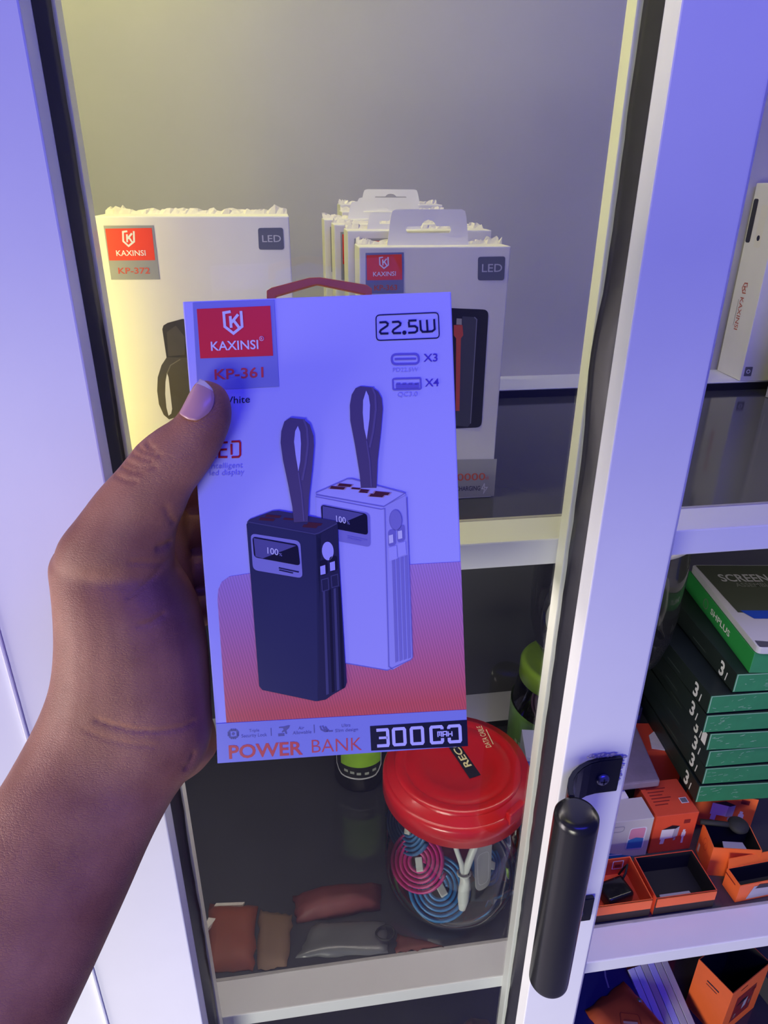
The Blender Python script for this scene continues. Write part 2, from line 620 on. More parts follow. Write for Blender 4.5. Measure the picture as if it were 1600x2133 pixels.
# crumbs of torn backing paper around the upper bracket
bm = bmesh.new()
for k in range(26):
    t = k / 25
    x = .2035 + t * .0265 if k < 19 else .2297 + random.uniform(-.0006, .0012)
    z = 1.1245 + random.uniform(-.001, .0018) if k < 19 else 1.124 - (k - 18) * .0036
    c = Vector((x - hx, .3545 - hy, z - hz0))
    pts = [c + Vector((math.cos(a) * random.uniform(.0010, .0032), -random.uniform(0.0, .0009), math.sin(a) * random.uniform(.0008, .0022)))
           for a in (0, 1.2, 2.4, 3.7, 5)]
    top = bm.verts.new(c + Vector((0, -.0011, 0)))
    vs5 = [bm.verts.new(q) for q in pts]
    for i in range(5):
        bm.faces.new((top, vs5[(i + 1) % 5], vs5[i]))
bm_obj('torn_film', bm, mat('torn_grey_film', (.33, .31, .38), .7, var=.4, vscale=500), hd)

# ------------------------------------------------------------------ the power bank box held in the hand
BW, BH, BD = .115, .2055, .034
bU = Vector((0.99697709, -0.07102358, 0.03150117))
bV = Vector((-0.00646734, 0.32817371, 0.94459525))
bN = Vector((0.07742639, 0.94194356, -0.32672234))
bO = Vector((-0.04074580, 0.31422802, 1.45375126)) - bV * BH
BOXM = Matrix(((bU.x, bN.x, bV.x, bO.x), (bU.y, bN.y, bV.y, bO.y), (bU.z, bN.z, bV.z, bO.z), (0, 0, 0, 1)))
HI = ((0.00018913023546621697, -1.4170007235762245e-05, -0.06297072493310381),
      (-6.997500758163313e-06, -0.00018660002021769363, 0.11984386298481356),
      (-3.741019990365241e-05, -6.798159698277846e-05, 1.0))


def FP(x, y):
    """print layout: photo position on the front panel to metres from its lower left corner"""
    w = HI[2][0] * x + HI[2][1] * y + 1.0
    return ((HI[0][0] * x + HI[0][1] * y + HI[0][2]) / w, (HI[1][0] * x + HI[1][1] * y + HI[1][2]) / w + BH)


def A(x, y):
    return FP(360 + x / 2.5, 540 + y / 2.5)


def B(x, y):
    return FP(360 + x / 2.5, 1040 + y / 2.5)


PAPER = mat('glossy_blue_lit_white_card', (0.62, 0.62, 0.97), 0.26, coat=0.25, var=0.01, vscale=20)  # white card; part of the blue lamp's tint is put into its colour
hbx = thing('power_bank_box', 'glossy white power bank box gripped in the hand, two power banks printed on it', 'box', BOXM)
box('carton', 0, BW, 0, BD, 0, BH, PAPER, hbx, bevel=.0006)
FRONT = (Vector((0, 0, 0)), Vector((1, 0, 0)), Vector((0, 0, 1)), Vector((0, -1, 0)))

# orange hanging loop sticking out of the top
LOOP = mat('bright_orange_plastic', (1.0, 0.24, 0.02), 0.35, sub=0.0)
lp = [FP(551, 640), FP(551, 592), FP(656, 565), FP(770, 583), FP(771, 630)]
th = .0036
outer = [FP(545, 640), FP(545, 585), FP(556, 578), FP(640, 556), FP(664, 555), FP(768, 572), FP(779, 580), FP(779, 635)]
inner = [FP(764, 635), FP(764, 594), FP(664, 573), FP(656, 572), FP(644, 575), FP(566, 598), FP(565, 640)]
prism('hanging_loop', outer + inner, .020, .0225, (Vector((0, 0, 0)), Vector((1, 0, 0)), Vector((0, 0, 1)), Vector((0, 1, 0))), LOOP, hbx, bevel=.0004)

# brand sticker
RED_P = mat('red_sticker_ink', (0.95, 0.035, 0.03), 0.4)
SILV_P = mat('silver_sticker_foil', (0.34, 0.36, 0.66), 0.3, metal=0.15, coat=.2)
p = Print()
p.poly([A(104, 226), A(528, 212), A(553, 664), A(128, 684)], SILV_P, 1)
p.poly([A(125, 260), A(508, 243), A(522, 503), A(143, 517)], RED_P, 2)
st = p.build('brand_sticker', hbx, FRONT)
p = Print()
p.emblem(lambda u, v: A(259 + 107 * u + 4 * (1 - v), 396 - 122 * v - 4 * u), INK_WHITE, 3, .00115)
p.text('KAXINSI', A(200, 477), A(446, 467), A(197, 428), INK_WHITE, 3, .012)
p.disc(A(462, 414), .0010, INK_WHITE, 3, 14)
p.disc(A(462, 414), .0008, RED_P, 4, 14)
p.text('R', A(458, 420), A(467, 420), A(458, 408), INK_WHITE, 5)
p.text('KP-361', A(218, 627), A(472, 614), A(216, 572), mat('model_red_ink', (.80, .07, .06), .4), 3, .014)
p.build('sticker_lettering', st, FRONT)

# rating, ports and small lettering
NAVY = mat('dark_navy_ink', (0.008, 0.008, 0.03), 0.35)
PUR = mat('violet_grey_ink', (0.20, 0.17, 0.60), 0.4)
PALE = mat('pale_violet_ink', (0.40, 0.38, 0.80), 0.4)
p = Print()
fr = rrect([A(1057, 292), A(1382, 278), A(1387, 411), A(1060, 424)], .16)
p.stroke(fr, .00045, NAVY, 2, True)
W = .00085
for dx in (0, 66):
    p.stroke([A(x + dx, y - dx * .03) for x, y in ((1075, 330), (1108, 328), (1119, 336), (1117, 346), (1082, 370), (1078, 379), (1084, 388), (1122, 387))], W, NAVY, 2)
p.disc(A(1205, 383), .0009, NAVY, 2)
p.stroke([A(1268, 319), A(1226, 321)], W, NAVY, 2)
p.stroke([A(1228, 326), A(1230, 350), A(1260, 349), A(1272, 358), A(1271, 374), A(1260, 382), A(1225, 384)], W, NAVY, 2)
p.stroke([A(1287, 318), A(1291, 368), A(1300, 379), A(1326, 378)], W, NAVY, 2)
p.stroke([A(1322, 316), A(1326, 378), A(1350, 376), A(1363, 365), A(1360, 312)], W, NAVY, 2)
p.build('power_rating', hbx, FRONT)
p = Print()
p.stroke(rrect([A(1138, 497), A(1278, 494), A(1280, 545), A(1140, 548)], .48, 6), .0009, PUR, 2, True)
p.stroke([A(1154, 521), A(1265, 519)], .0008, PUR, 2)
p.stroke(rrect([A(1144, 624), A(1288, 620), A(1290, 676), A(1146, 680)], .14), .00075, PUR, 2, True)
p.stroke([A(1160, 662), A(1280, 659)], .0019, PUR, 2)
for x in (1162, 1194, 1226, 1258):
    p.stroke([A(x, 649), A(x + 20, 648)], .0007, PUR, 2)
p.text('X3', A(1304, 534), A(1377, 532), A(1304, 492), mat('violet_ink', (.10, .06, .52), .4), 2, .012)
p.text('X4', A(1311, 663), A(1383, 661), A(1311, 622), mat('violet_ink', (.10, .06, .52), .4), 2, .012)
p.text('PD22.5W', A(1144, 588), A(1276, 585), A(1144, 566), PALE, 2)
p.text('QC3.0', A(1168, 717), A(1271, 714), A(1168, 692), PALE, 2)
p.build('port_icons', hbx, FRONT)
p = Print()
p.text('White', A(252, 755), A(400, 746), A(252, 716), NAVY, 2)
p.text('Intelligent', A(188, 1092), A(360, 1086), A(188, 1063), PALE, 2)
p.text('led display', A(188, 1128), A(368, 1121), A(188, 1099), PALE, 2)
LEDI = mat('dark_red_ink', (.62, .01, .02), .4)
p.stroke([A(190, 955), A(188, 1031), A(225, 1031)], .00085, LEDI, 2)
p.stroke([A(284, 953), A(243, 956), A(240, 1030), A(282, 1030)], .00085, LEDI, 2)
p.stroke([A(243, 992), A(280, 990)], .00085, LEDI, 2)
p.stroke([A(303, 950), A(343, 948), A(349, 956), A(349, 1019), A(341, 1029), A(304, 1031)], .00085, LEDI, 2)
p.stroke([A(303, 962), A(304, 1018)], .00085, LEDI, 2)
p.build('small_print', hbx, FRONT)


# printed orange field that fades out upwards, with a fine diagonal hatch
def orange_field():
    m = bpy.data.materials.new('printed_orange_fade')
    m.use_nodes = True
    nt = m.node_tree
    b = nt.nodes['Principled BSDF']
    b.inputs['Roughness'].default_value = .28
    tc = nt.nodes.new('ShaderNodeTexCoord')
    sp = nt.nodes.new('ShaderNodeSeparateXYZ')
    nt.links.new(tc.outputs['Object'], sp.inputs[0])
    mr = nt.nodes.new('ShaderNodeMapRange')
    mr.inputs['From Min'].default_value = .022
    mr.inputs['From Max'].default_value = .092
    nt.links.new(sp.outputs['Z'], mr.inputs['Value'])
    wv = nt.nodes.new('ShaderNodeTexWave')
    wv.inputs['Scale'].default_value = 260
    wv.inputs['Distortion'].default_value = .4
    mp = nt.nodes.new('ShaderNodeMapping')
    mp.inputs['Rotation'].default_value = (0, math.radians(12), 0)
    nt.links.new(tc.outputs['Object'], mp.inputs[0])
    nt.links.new(mp.outputs[0], wv.inputs['Vector'])
    cr = nt.nodes.new('ShaderNodeMix')
    cr.data_type = 'RGBA'
    cr.inputs[6].default_value = (.93, .16, .13, 1)
    cr.inputs[7].default_value = (.62, .40, .74, 1)
    nt.links.new(mr.outputs[0], cr.inputs[0])
    hs = nt.nodes.new('ShaderNodeMix')
    hs.data_type = 'RGBA'
    hs.blend_type = 'MULTIPLY'
    hs.inputs[0].default_value = .22
    nt.links.new(cr.outputs[2], hs.inputs[6])
    nt.links.new(wv.outputs['Color'], hs.inputs[7])
    nt.links.new(hs.outputs[2], b.inputs['Base Color'])
    return m


p = Print()
p.poly([B(*q) for q in ((272, 1163), (228, 520), (232, 470), (250, 430), (290, 402), (395, 386), (1495, 325), (1522, 1094))], orange_field(), 1)
p.build('printed_orange_field', hbx, FRONT)

# the two printed power banks
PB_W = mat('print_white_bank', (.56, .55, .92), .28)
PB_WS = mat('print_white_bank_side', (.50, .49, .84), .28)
PB_WD = mat('print_white_bank_shade', (.30, .28, .60), .28)
PB_LN = mat('print_line', (.26, .24, .58), .28)
STRAP = mat('print_strap', (.115, .085, .17), .3)
STRAP2 = mat('print_strap_edge', (.16, .125, .25), .3)
PORT = mat('print_port', (.10, .02, .03), .3)
PORT_R = mat('print_port_rim', (.55, .35, .40), .3)
SCRN = mat('print_screen', (.012, .010, .03), .25)
SCRN2 = mat('print_screen_shine', (.14, .13, .30), .25)
BEZ = mat('print_bezel', (.34, .33, .62), .3)
p = Print()
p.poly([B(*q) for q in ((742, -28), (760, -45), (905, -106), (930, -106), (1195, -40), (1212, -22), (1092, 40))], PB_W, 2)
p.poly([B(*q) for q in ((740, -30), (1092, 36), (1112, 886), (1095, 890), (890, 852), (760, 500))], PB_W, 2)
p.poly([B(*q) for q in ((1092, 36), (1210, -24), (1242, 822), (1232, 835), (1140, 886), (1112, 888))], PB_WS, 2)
p.stroke([B(*q) for q in ((742, -34), (905, -106), (930, -106), (1205, -32), (1094, 38), (742, -24))], .0005, PB_LN, 3)
p.stroke([B(*q) for q in ((740, -14), (1080, 52), (1100, 48), (1118, 870), (1140, 886))], .0004, PB_LN, 3)
p.stroke([B(*q) for q in ((1214, -10), (1242, 822), (1232, 835), (1110, 890), (895, 853))], .0004, PB_LN, 3)
for q in (((810, -62), (850, -84), (938, -70), (900, -46)), ((808, -60), (900, -50), (880, -38), (808, -50))):
    pass
for cx, cy, w_, h_ in ((893, -73, 46, 16), (855, -59, 50, 16), (950, -56, 30, 10), (995, -47, 30, 10), (990, -38, 30, 10), (1085, -31, 52, 18), (1058, -19, 48, 16)):
    q = [B(cx - w_ + h_ * .7, cy - h_ * .6 - w_ * .06), B(cx + w_ * 1.0, cy - h_ * .25), B(cx + w_ - h_ * .8, cy + h_ * .65), B(cx - w_, cy + h_ * .25)]
    p.poly(q, PORT_R, 3)
    c = (sum((Vector(a) for a in q), Vector((0, 0)))) / 4
    p.poly([c + (Vector(a) - c) * .82 for a in q], PORT, 4)
# display of the white one
p.poly(rrect([B(764, 22), B(1022, 72), B(1026, 250), B(774, 202)], .14), PB_WD, 3)
p.poly(rrect([B(768, 28), B(1008, 76), B(1012, 186), B(774, 140)], .16), SCRN, 4)
p.poly([B(776, 34), B(990, 76), B(905, 112), B(778, 128)], SCRN2, 5)
p.text('100', B(848, 116), B(898, 126), B(846, 82), INK_WHITE, 6, .01)
p.text('%', B(902, 128), B(918, 131), B(902, 112), BEZ, 6)
p.stroke([B(905, 192), B(1005, 212)], .0006, PB_LN, 4)
p.stroke([B(905, 202), B(975, 217)], .0006, PB_LN, 4)
p.disc(B(1157, 107), .0030, PB_LN, 3, 20, .0048)
p.disc(B(1157, 107), .0026, PB_WD, 4, 20, .0044)
for x0, y0 in ((1116, 160), (1163, 138)):
    p.poly(rrect([B(x0, y0), B(x0 + 40, y0 - 8), B(x0 + 42, y0 + 78), B(x0 + 2, y0 + 88)], .4), PB_LN, 3)
    p.poly([B(x0 + 4, y0 + 28), B(x0 + 26, y0 + 22), B(x0 + 28, y0 + 64), B(x0 + 6, y0 + 70)], INK_WHITE, 4)
    p.poly([B(x0 + 2, y0 + 92), B(x0 + 44, y0 + 80), B(x0 + 48, y0 + 148), B(x0 + 6, y0 + 162)], PB_W, 4)
for x0 in (1136, 1158, 1180, 1202):
    p.poly([B(x0, 318 - (x0 - 1136) * .35), B(x0 + 16, 312 - (x0 - 1136) * .35), B(x0 + 32, 842 - (x0 - 1136) * .3), B(x0 + 16, 850 - (x0 - 1136) * .3)], PB_WD if x0 % 44 else PALE, 3)
# strap of the white one
p.poly([A(*q) for q in ((976, 1190), (970, 1120), (945, 962), (922, 840), (920, 760), (930, 705), (950, 672), (975, 662), (1036, 668), (1068, 690), (1086, 725), (1091, 780), (1080, 905), (1063, 1050), (1057, 1190))], STRAP, 5)
p.poly([A(*q) for q in ((1005, 684), (1018, 712), (1025, 760), (1022, 830), (1007, 940), (994, 880), (987, 800), (989, 735))], PAPER, 6)
p.stroke([A(*q) for q in ((1006, 945), (1022, 1050), (1030, 1185))], .0006, STRAP2, 6)
p.stroke([A(*q) for q in ((1036, 668), (1052, 705), (1055, 780), (1040, 900), (1022, 980))], .0009, STRAP2, 6)
p.build('printed_white_power_bank', hbx, FRONT)

KB = mat('print_black_bank', (.040, .042, .100), .26, var=.15, vscale=18)
KB2 = mat('print_black_bank_side', (.030, .028, .070), .26)
KB3 = mat('print_black_bank_top', (.052, .046, .115), .26)
KBH = mat('print_black_bank_stripe', (.085, .082, .17), .26)
p = Print()
p.poly([B(*q) for q in ((383, 118), (395, 104), (515, 60), (548, 58), (845, 112), (855, 128), (745, 188))], KB3, 7)
p.poly([B(*q) for q in ((381, 130), (388, 116), (735, 180), (768, 176), (750, 1048), (735, 1048), (460, 990), (444, 970))], KB, 7)
p.poly([B(*q) for q in ((742, 182), (855, 124), (862, 320), (897, 955), (890, 978), (830, 1012), (790, 1040), (748, 1048))], KB2, 7)
p.stroke([B(*q) for q in ((388, 116), (735, 180), (758, 174), (852, 124))], .0006, KBH, 8)
for cx, cy, w_, h_ in ((520, 88, 44, 14), (488, 104, 44, 14), (600, 102, 30, 10), (735, 128, 42, 14), (712, 140, 42, 14)):
    q = [B(cx - w_ + h_ * .7, cy - h_ * .6 - w_ * .06), B(cx + w_ * 1.0, cy - h_ * .25), B(cx + w_ - h_ * .8, cy + h_ * .65), B(cx - w_, cy + h_ * .25)]
    p.poly(q, PORT, 8)
p.poly(rrect([B(402, 176), B(660, 216), B(672, 410), B(414, 366)], .14), BEZ, 8)
p.poly(rrect([B(411, 192), B(648, 234), B(660, 344), B(420, 300)], .18), SCRN, 9)
p.poly([B(418, 200), B(640, 240), B(465, 306), B(428, 296)], SCRN2, 10)
p.text('100', B(490, 280), B(547, 290), B(489, 246), INK_WHITE, 11, .01)
p.text('%', B(550, 292), B(566, 295), B(550, 276), BEZ, 11)
p.stroke([B(548, 355), B(652, 377)], .0006, KB2, 9)
p.stroke([B(550, 366), B(622, 382)], .0006, KB2, 9)
p.disc(B(803, 268), .0026, PB_W, 8, 20, .0042)
for x0, y0 in ((762, 318), (812, 298)):
    p.poly(rrect([B(x0 - 2, y0), B(x0 + 38, y0 - 8), B(x0 + 42, y0 + 70), B(x0, y0 + 80)], .4), SCRN, 8)
    p.poly([B(x0 + 1, y0 + 30), B(x0 + 27, y0 + 22), B(x0 + 29, y0 + 68), B(x0 + 3, y0 + 74)], PB_W, 9)
    p.stroke([B(x0 + 8, y0 + 100), B(x0 + 42, y0 + 90), B(x0 + 46, y0 + 150), B(x0 + 12, y0 + 160)], .0004, KBH, 8, True)
for x0, m_ in ((776, KBH), (806, SCRN), (832, KBH), (856, SCRN)):
    p.poly([B(x0, 480 - (x0 - 776) * .3), B(x0 + 12, 476 - (x0 - 776) * .3), B(x0 + 30, 1010 - (x0 - 776) * .4), B(x0 + 16, 1016 - (x0 - 776) * .4)], m_, 8)
# strap of the black one
p.poly([A(*q) for q in ((628, 1368), (620, 1290), (600, 1180), (572, 1045), (560, 955), (564, 895), (580, 845), (610, 826), (680, 834), (712, 862), (731, 920), (733, 970), (722, 1100), (706, 1240), (700, 1365))], STRAP, 11)
p.poly([A(*q) for q in ((650, 868), (662, 900), (666, 960), (662, 1050), (652, 1105), (638, 1020), (630, 950), (636, 895))], PAPER, 12)
p.stroke([A(*q) for q in ((652, 1110), (668, 1220), (680, 1362))], .0006, STRAP2, 12)
p.stroke([A(*q) for q in ((680, 834), (697, 880), (702, 960), (690, 1060), (672, 1150))], .0009, STRAP2, 12)
p.build('printed_black_power_bank', hbx, FRONT)

# bottom bar
p = Print()
p.poly([B(218, 1168), B(1521, 1095), B(1528, 1284), B(225, 1374)], mat('silver_bar_ink', (.33, .37, .74), .3), 2)
GRY = mat('bar_grey_ink', (.14, .14, .34), .4)
p.text('Triple', B(390, 1212), B(442, 1208), B(390, 1196), GRY, 3)
p.text('Security Lock', B(350, 1240), B(482, 1232), B(350, 1222), GRY, 3)
p.text('Air', B(646, 1198), B(676, 1196), B(646, 1182), GRY, 3)
p.text('Allowable', B(617, 1224), B(714, 1217), B(617, 1206), GRY, 3)
p.text('Ultra', B(872, 1185), B(917, 1182), B(872, 1168), GRY, 3)
p.text('Slim design', B(838, 1212), B(956, 1204), B(838, 1195), GRY, 3)
p.stroke([B(504, 1190), B(506, 1230)], .0004, GRY, 3)
p.stroke([B(728, 1172), B(730, 1216)], .0004, GRY, 3)
# chip, aeroplane and feather icons
p.stroke(rrect([B(288, 1203), B(328, 1201), B(330, 1237), B(290, 1240)], .2), .0009, GRY, 3, True)
p.disc(B(308, 1220), .0007, GRY, 3)
for x in (298, 308, 318):
    p.stroke([B(x, 1203), B(x, 1193)], .0006, GRY, 3)
    p.stroke([B(x + 1, 1238), B(x + 1, 1248)], .0006, GRY, 3)
for y in (1212, 1220, 1228):
    p.stroke([B(288, y), B(278, y + 1)], .0006, GRY, 3)
    p.stroke([B(329, y), B(338, y - 1)], .0006, GRY, 3)
p.poly([B(*q) for q in ((604, 1176), (598, 1190), (584, 1202), (588, 1220), (582, 1222), (574, 1208), (562, 1214), (560, 1208), (570, 1198), (566, 1190), (545, 1190), (546, 1184), (572, 1182), (592, 1176))], GRY, 3)
p.poly([B(541, 1219), B(573, 1217), B(574, 1231), B(542, 1233)], GRY, 3)
for q in (((760, 1180), (766, 1198), (785, 1208), (800, 1206)), ((772, 1178), (782, 1196), (800, 1206)), ((786, 1182), (794, 1194), (806, 1206), (826, 1205))):
    p.stroke([B(*a) for a in q], .0007, GRY, 3)
bar = p.build('information_bar', hbx, FRONT)
p = Print()
p.text('POWER', B(286, 1349), B(670, 1326), B(283, 1278), mat('bar_red_ink', (.80, .10, .09), .4), 3, .022)
p.text('BANK', B(717, 1319), B(976, 1305), B(715, 1247), mat('bar_red_ink', (.80, .10, .09), .4), 3, -.010)
p.poly([B(1019, 1180), B(1524, 1147), B(1529, 1284), B(1025, 1308)], NAVY, 3)
DG = mat('capacity_white_ink', (.74, .74, .98), .35)
W = .00150


def cell(x, y, u, v, w_=58, h_=82):
    return B(x + u * w_ + (1 - v) * 4, y - v * h_ - u * w_ * .06)


x, y = 1052, 1283
p.stroke([cell(x, y, *q) for q in ((0, 1), (.95, 1), (1, .92), (1, .08), (.95, 0), (0, 0))], W, DG, 4)
p.stroke([cell(x, y, .2, .5), cell(x, y, 1, .5)], W * .8, DG, 4)
for k in range(2):
    x = 1140 + k * 93
    y = 1277 - k * 5
    p.stroke([cell(x, y, *q) for q in ((.08, 1), (.92, 1), (1, .92), (1, .08), (.92, 0), (.08, 0), (0, .08), (0, .92))], W, DG, 4, True)
for k in range(2):
    x = 1335 + k * 93
    y = 1267 - k * 5
    p.stroke([cell(x, y, *q) for q in ((.08, 1), (.92, 1), (1, .92), (1, .08), (.92, 0), (.08, 0), (0, .08), (0, .92))], W, DG, 4, True)
p.poly([B(1363, 1198), B(1448, 1193), B(1450, 1238), B(1365, 1243)], NAVY, 5)
for k, pls in enumerate(([((0, 0), (0, 1), (1, 1), (1, 0)), ((.5, .2), (.5, 1))], [((0, 0), (0, 1), (1, 1), (1, 0)), ((0, .45), (1, .45))], [((0, 0), (0, 1)), ((1, 0), (1, 1)), ((0, .5), (1, .5))])):
    for q_, pl in enumerate(pls):
        p.stroke([B(1371 + k * 27 + u * 19 + (1 - v_) * 1.5, 1235 - k * 1.6 - v_ * 26 - u * 1.2) for u, v_ in pl], .00055, DG, 6 + q_)
p.build('capacity_lettering', bar, FRONT)


# ------------------------------------------------------------------ boxes on the upper shelf
def ragged_top(name, x0, x1, y0, y1, z, h, parent, seed, m=CARD_TORN):
    """torn, crumpled top flap edges of a used carton"""
    rnd = random.Random(seed)
    bm = bmesh.new()
    n = 46
    for side, (ya, yb) in enumerate(((y1 - .004, y1), (y1 - .010, y1 - .006))):
        row = []
        for i in range(n + 1):
            t = i / n
            x = x0 + (x1 - x0) * t
            e = min(t, 1 - t)
            hh = h * (.35 + .65 * rnd.random()) * (1.6 if e < .1 else 1)
            row.append((bm.verts.new((x, ya, z - .0005)), bm.verts.new((x + rnd.uniform(-.0008, .0008), (ya + yb) / 2 + rnd.uniform(-.001, .001), z + hh)),
                        bm.verts.new((x, yb, z - .0005))))
        for i in range(n):
            a, b = row[i], row[i + 1]
            bm.faces.new((a[0], b[0], b[1], a[1]))
            bm.faces.new((a[1], b[1], b[2], a[2]))
    return bm_obj(name, bm, m, parent)


def label_print(parent, y, F, model, red, sil, ink, W_, stick, redq, em, kx, kp, badge, ledt):
    fr_ = (Vector((0, y, 0)), Vector((1, 0, 0)), Vector((0, 0, 1)), Vector((0, -1, 0)))
    p = Print()
    p.poly([F(*q) for q in stick], sil, 1)
    p.poly([F(*q) for q in redq], red, 2)
    s = p.build('brand_sticker', parent, fr_)
    p = Print()
    p.emblem(lambda u, v: F(em[0] + em[2] * u, em[1] - em[3] * v), ink, 3, W_)
    p.text('KAXINSI', F(*kx[0]), F(*kx[1]), F(*kx[2]), ink, 3, .01)
    p.text(model, F(*kp[0]), F(*kp[1]), F(*kp[2]), mat('model_red_ink_2', (.62, .10, .06), .5), 3, .012)
    p.build('sticker_lettering', s, fr_)
    p = Print()
    p.poly(rrect([F(*q) for q in badge], .12), mat('slate_badge_ink', (.13, .14, .20), .4), 1)
    p.text('LED', F(*ledt[0]), F(*ledt[1]), F(*ledt[2]), mat('badge_pale_ink', (.55, .56, .62), .4), 2, .006)
    p.build('led_badge', parent, fr_)
    return fr_


RED2 = mat('shelf_red_ink', (.88, .07, .03), .4)
SIL2 = mat('shelf_silver_ink', (.36, .38, .40), .35, metal=.2)

# KP-372
x372, w372, y372, h372 = -.1031, .1115, .450, .2012
b372 = thing('power_bank_box', 'wide white power bank box with torn top and red KP-372 sticker', 'box', TR(x372, y372, 1.2803))
box('carton', 0, w372, 0, .040, 0, h372, CARD, b372, bevel=.0007)
ragged_top('torn_flap', 0.001, w372 - .0006, .0, .040, h372, .0035, b372, 3)


def F372(zx, zy):
    q = at_y(160 + zx / 3.2, 370 + zy / 3.2, y372)
    return (q.x - x372, q.z - 1.2803)


fr372 = label_print(b372, 0, F372, 'KP-372', RED2, SIL2, INK_WHITE, .0010,
                    [(178, 320), (512, 318), (555, 678), (230, 680)], [(190, 340), (500, 335), (523, 550), (217, 552)],
                    (303, 462, 86, 106), [(266, 521), (461, 519), (261, 483)], [(279, 640), (489, 639), (275, 598)],
                    [(1207, 336), (1374, 334), (1382, 480), (1214, 480)], [(1237, 429), (1362, 428), (1234, 381)])
GP = mat('print_dark_bank_2', (.050, .047, .038), .4, var=.35, vscale=160)
GP2 = mat('print_grey_bank_2', (.095, .088, .066), .4, var=.2, vscale=120)
p = Print()
p.poly([F372(*q) for q in ((570, 1010), (578, 985), (605, 968), (700, 942), (1000, 930), (1010, 2050), (700, 2050), (680, 1560), (600, 1210))], GP, 1)
p.poly([F372(*q) for q in ((600, 1030), (660, 985), (720, 1060), (720, 1180), (610, 1190))], GP2, 2)
p.poly([F372(*q) for q in ((600, 1196), (565, 1250), (540, 1330), (536, 1420), (548, 1510), (580, 1580), (615, 1610), (700, 1585), (760, 1500), (760, 1200))], GP2, 2)
p.poly([F372(*q) for q in ((602, 1300), (612, 1330), (636, 1540), (630, 1572), (612, 1586), (598, 1530), (590, 1440), (592, 1360))], CARD, 3)
p.stroke([F372(*q) for q in ((600, 1310), (625, 1250), (690, 1210))], .0006, mat('print_pale_edge', (.22, .20, .15), .4), 3)
p.build('printed_power_bank', b372, fr372)

# KP-363 row
x363, w363, y363, h363 = .0527, .1010, .4745, .1818
b363 = thing('power_bank_box', 'front white power bank box with red KP-363 sticker and white hang tab', 'box', TR(x363, y363, 1.2803))
box('carton', 0, w363, 0, .029, 0, h363, CARD, b363, bevel=.0007)
ragged_top('torn_flap', .0006, w363 - .0006, 0, .029, h363, .0030, b363, 5)


def F363(zx, zy):
    q = at_y(640 + zx / 3.048, 370 + zy / 3.048, y363)
    return (q.x - x363, max(.0008, q.z - 1.2803))


fr363 = label_print(b363, 0, F363, 'KP-363', RED2, mat('shelf_blue_silver', (.24, .27, .48), .35, metal=.2), INK_WHITE, .0008,
                    [(370, 478), (613, 474), (612, 733), (371, 736)], [(376, 492), (600, 486), (603, 648), (379, 652)],
                    (455, 580, 64, 76), [(418, 626), (562, 622), (418, 597)], [(425, 716), (571, 712), (425, 681)],
                    [(1084, 503), (1258, 500), (1250, 652), (1082, 652)], [(1108, 599), (1236, 597), (1110, 546)])
p = Print()
PB3 = mat('print_charcoal_bank', (.018, .018, .022), .35)
p.poly(rrect([F363(760, 822), F363(1152, 838), F363(1106, 1585), F363(760, 1600)], .10), PB3, 1)
p.poly([F363(*q) for q in ((985, 880), (1060, 885), (1076, 900), (1036, 1560), (1020, 1582), (940, 1572))], mat('print_slate_panel', (.070, .072, .095), .35), 2)
p.stroke([F363(*q) for q in ((1060, 885), (1076, 900), (1036, 1560))], .0007, mat('print_slate_edge', (.22, .22, .30), .4), 3)
p.poly([F363(*q) for q in ((930, 935), (985, 935), (990, 1000), (975, 1020), (966, 1480), (942, 1480), (945, 1020), (930, 1000))], mat('print_red_cable', (.62, .09, .06), .4), 3)
p.poly([F363(*q) for q in ((948, 893), (981, 895), (980, 934), (946, 932))], mat('print_grey_plug', (.38, .36, .36), .4), 3)
p.poly([F363(*q) for q in ((335, 1800), (1205, 1785), (1184, 2040), (340, 2060))], mat('print_grey_band', (.40, .40, .41), .45), 1)
p.text('20000', F363(905, 1925), F363(1130, 1918), F363(905, 1878), mat('print_orange_numerals', (.70, .14, .07), .4), 2, .01)
p.text('mAh', F363(1131, 1918), F363(1152, 1917), F363(1131, 1890), mat('print_orange_numerals', (.70, .14, .07), .4), 2)
p.text('FULLY CHARGING', F363(850, 1992), F363(1098, 1984), F363(850, 1962), mat('print_dark_ink', (.05, .05, .09), .4), 2, .01)
p.stroke([F363(*q) for q in ((1125, 1940), (1108, 1975), (1125, 1975), (1118, 2005), (1143, 1965), (1124, 1966), (1125, 1940))], .0006, INK_WHITE, 2)
p.build('printed_power_bank', b363, fr363)


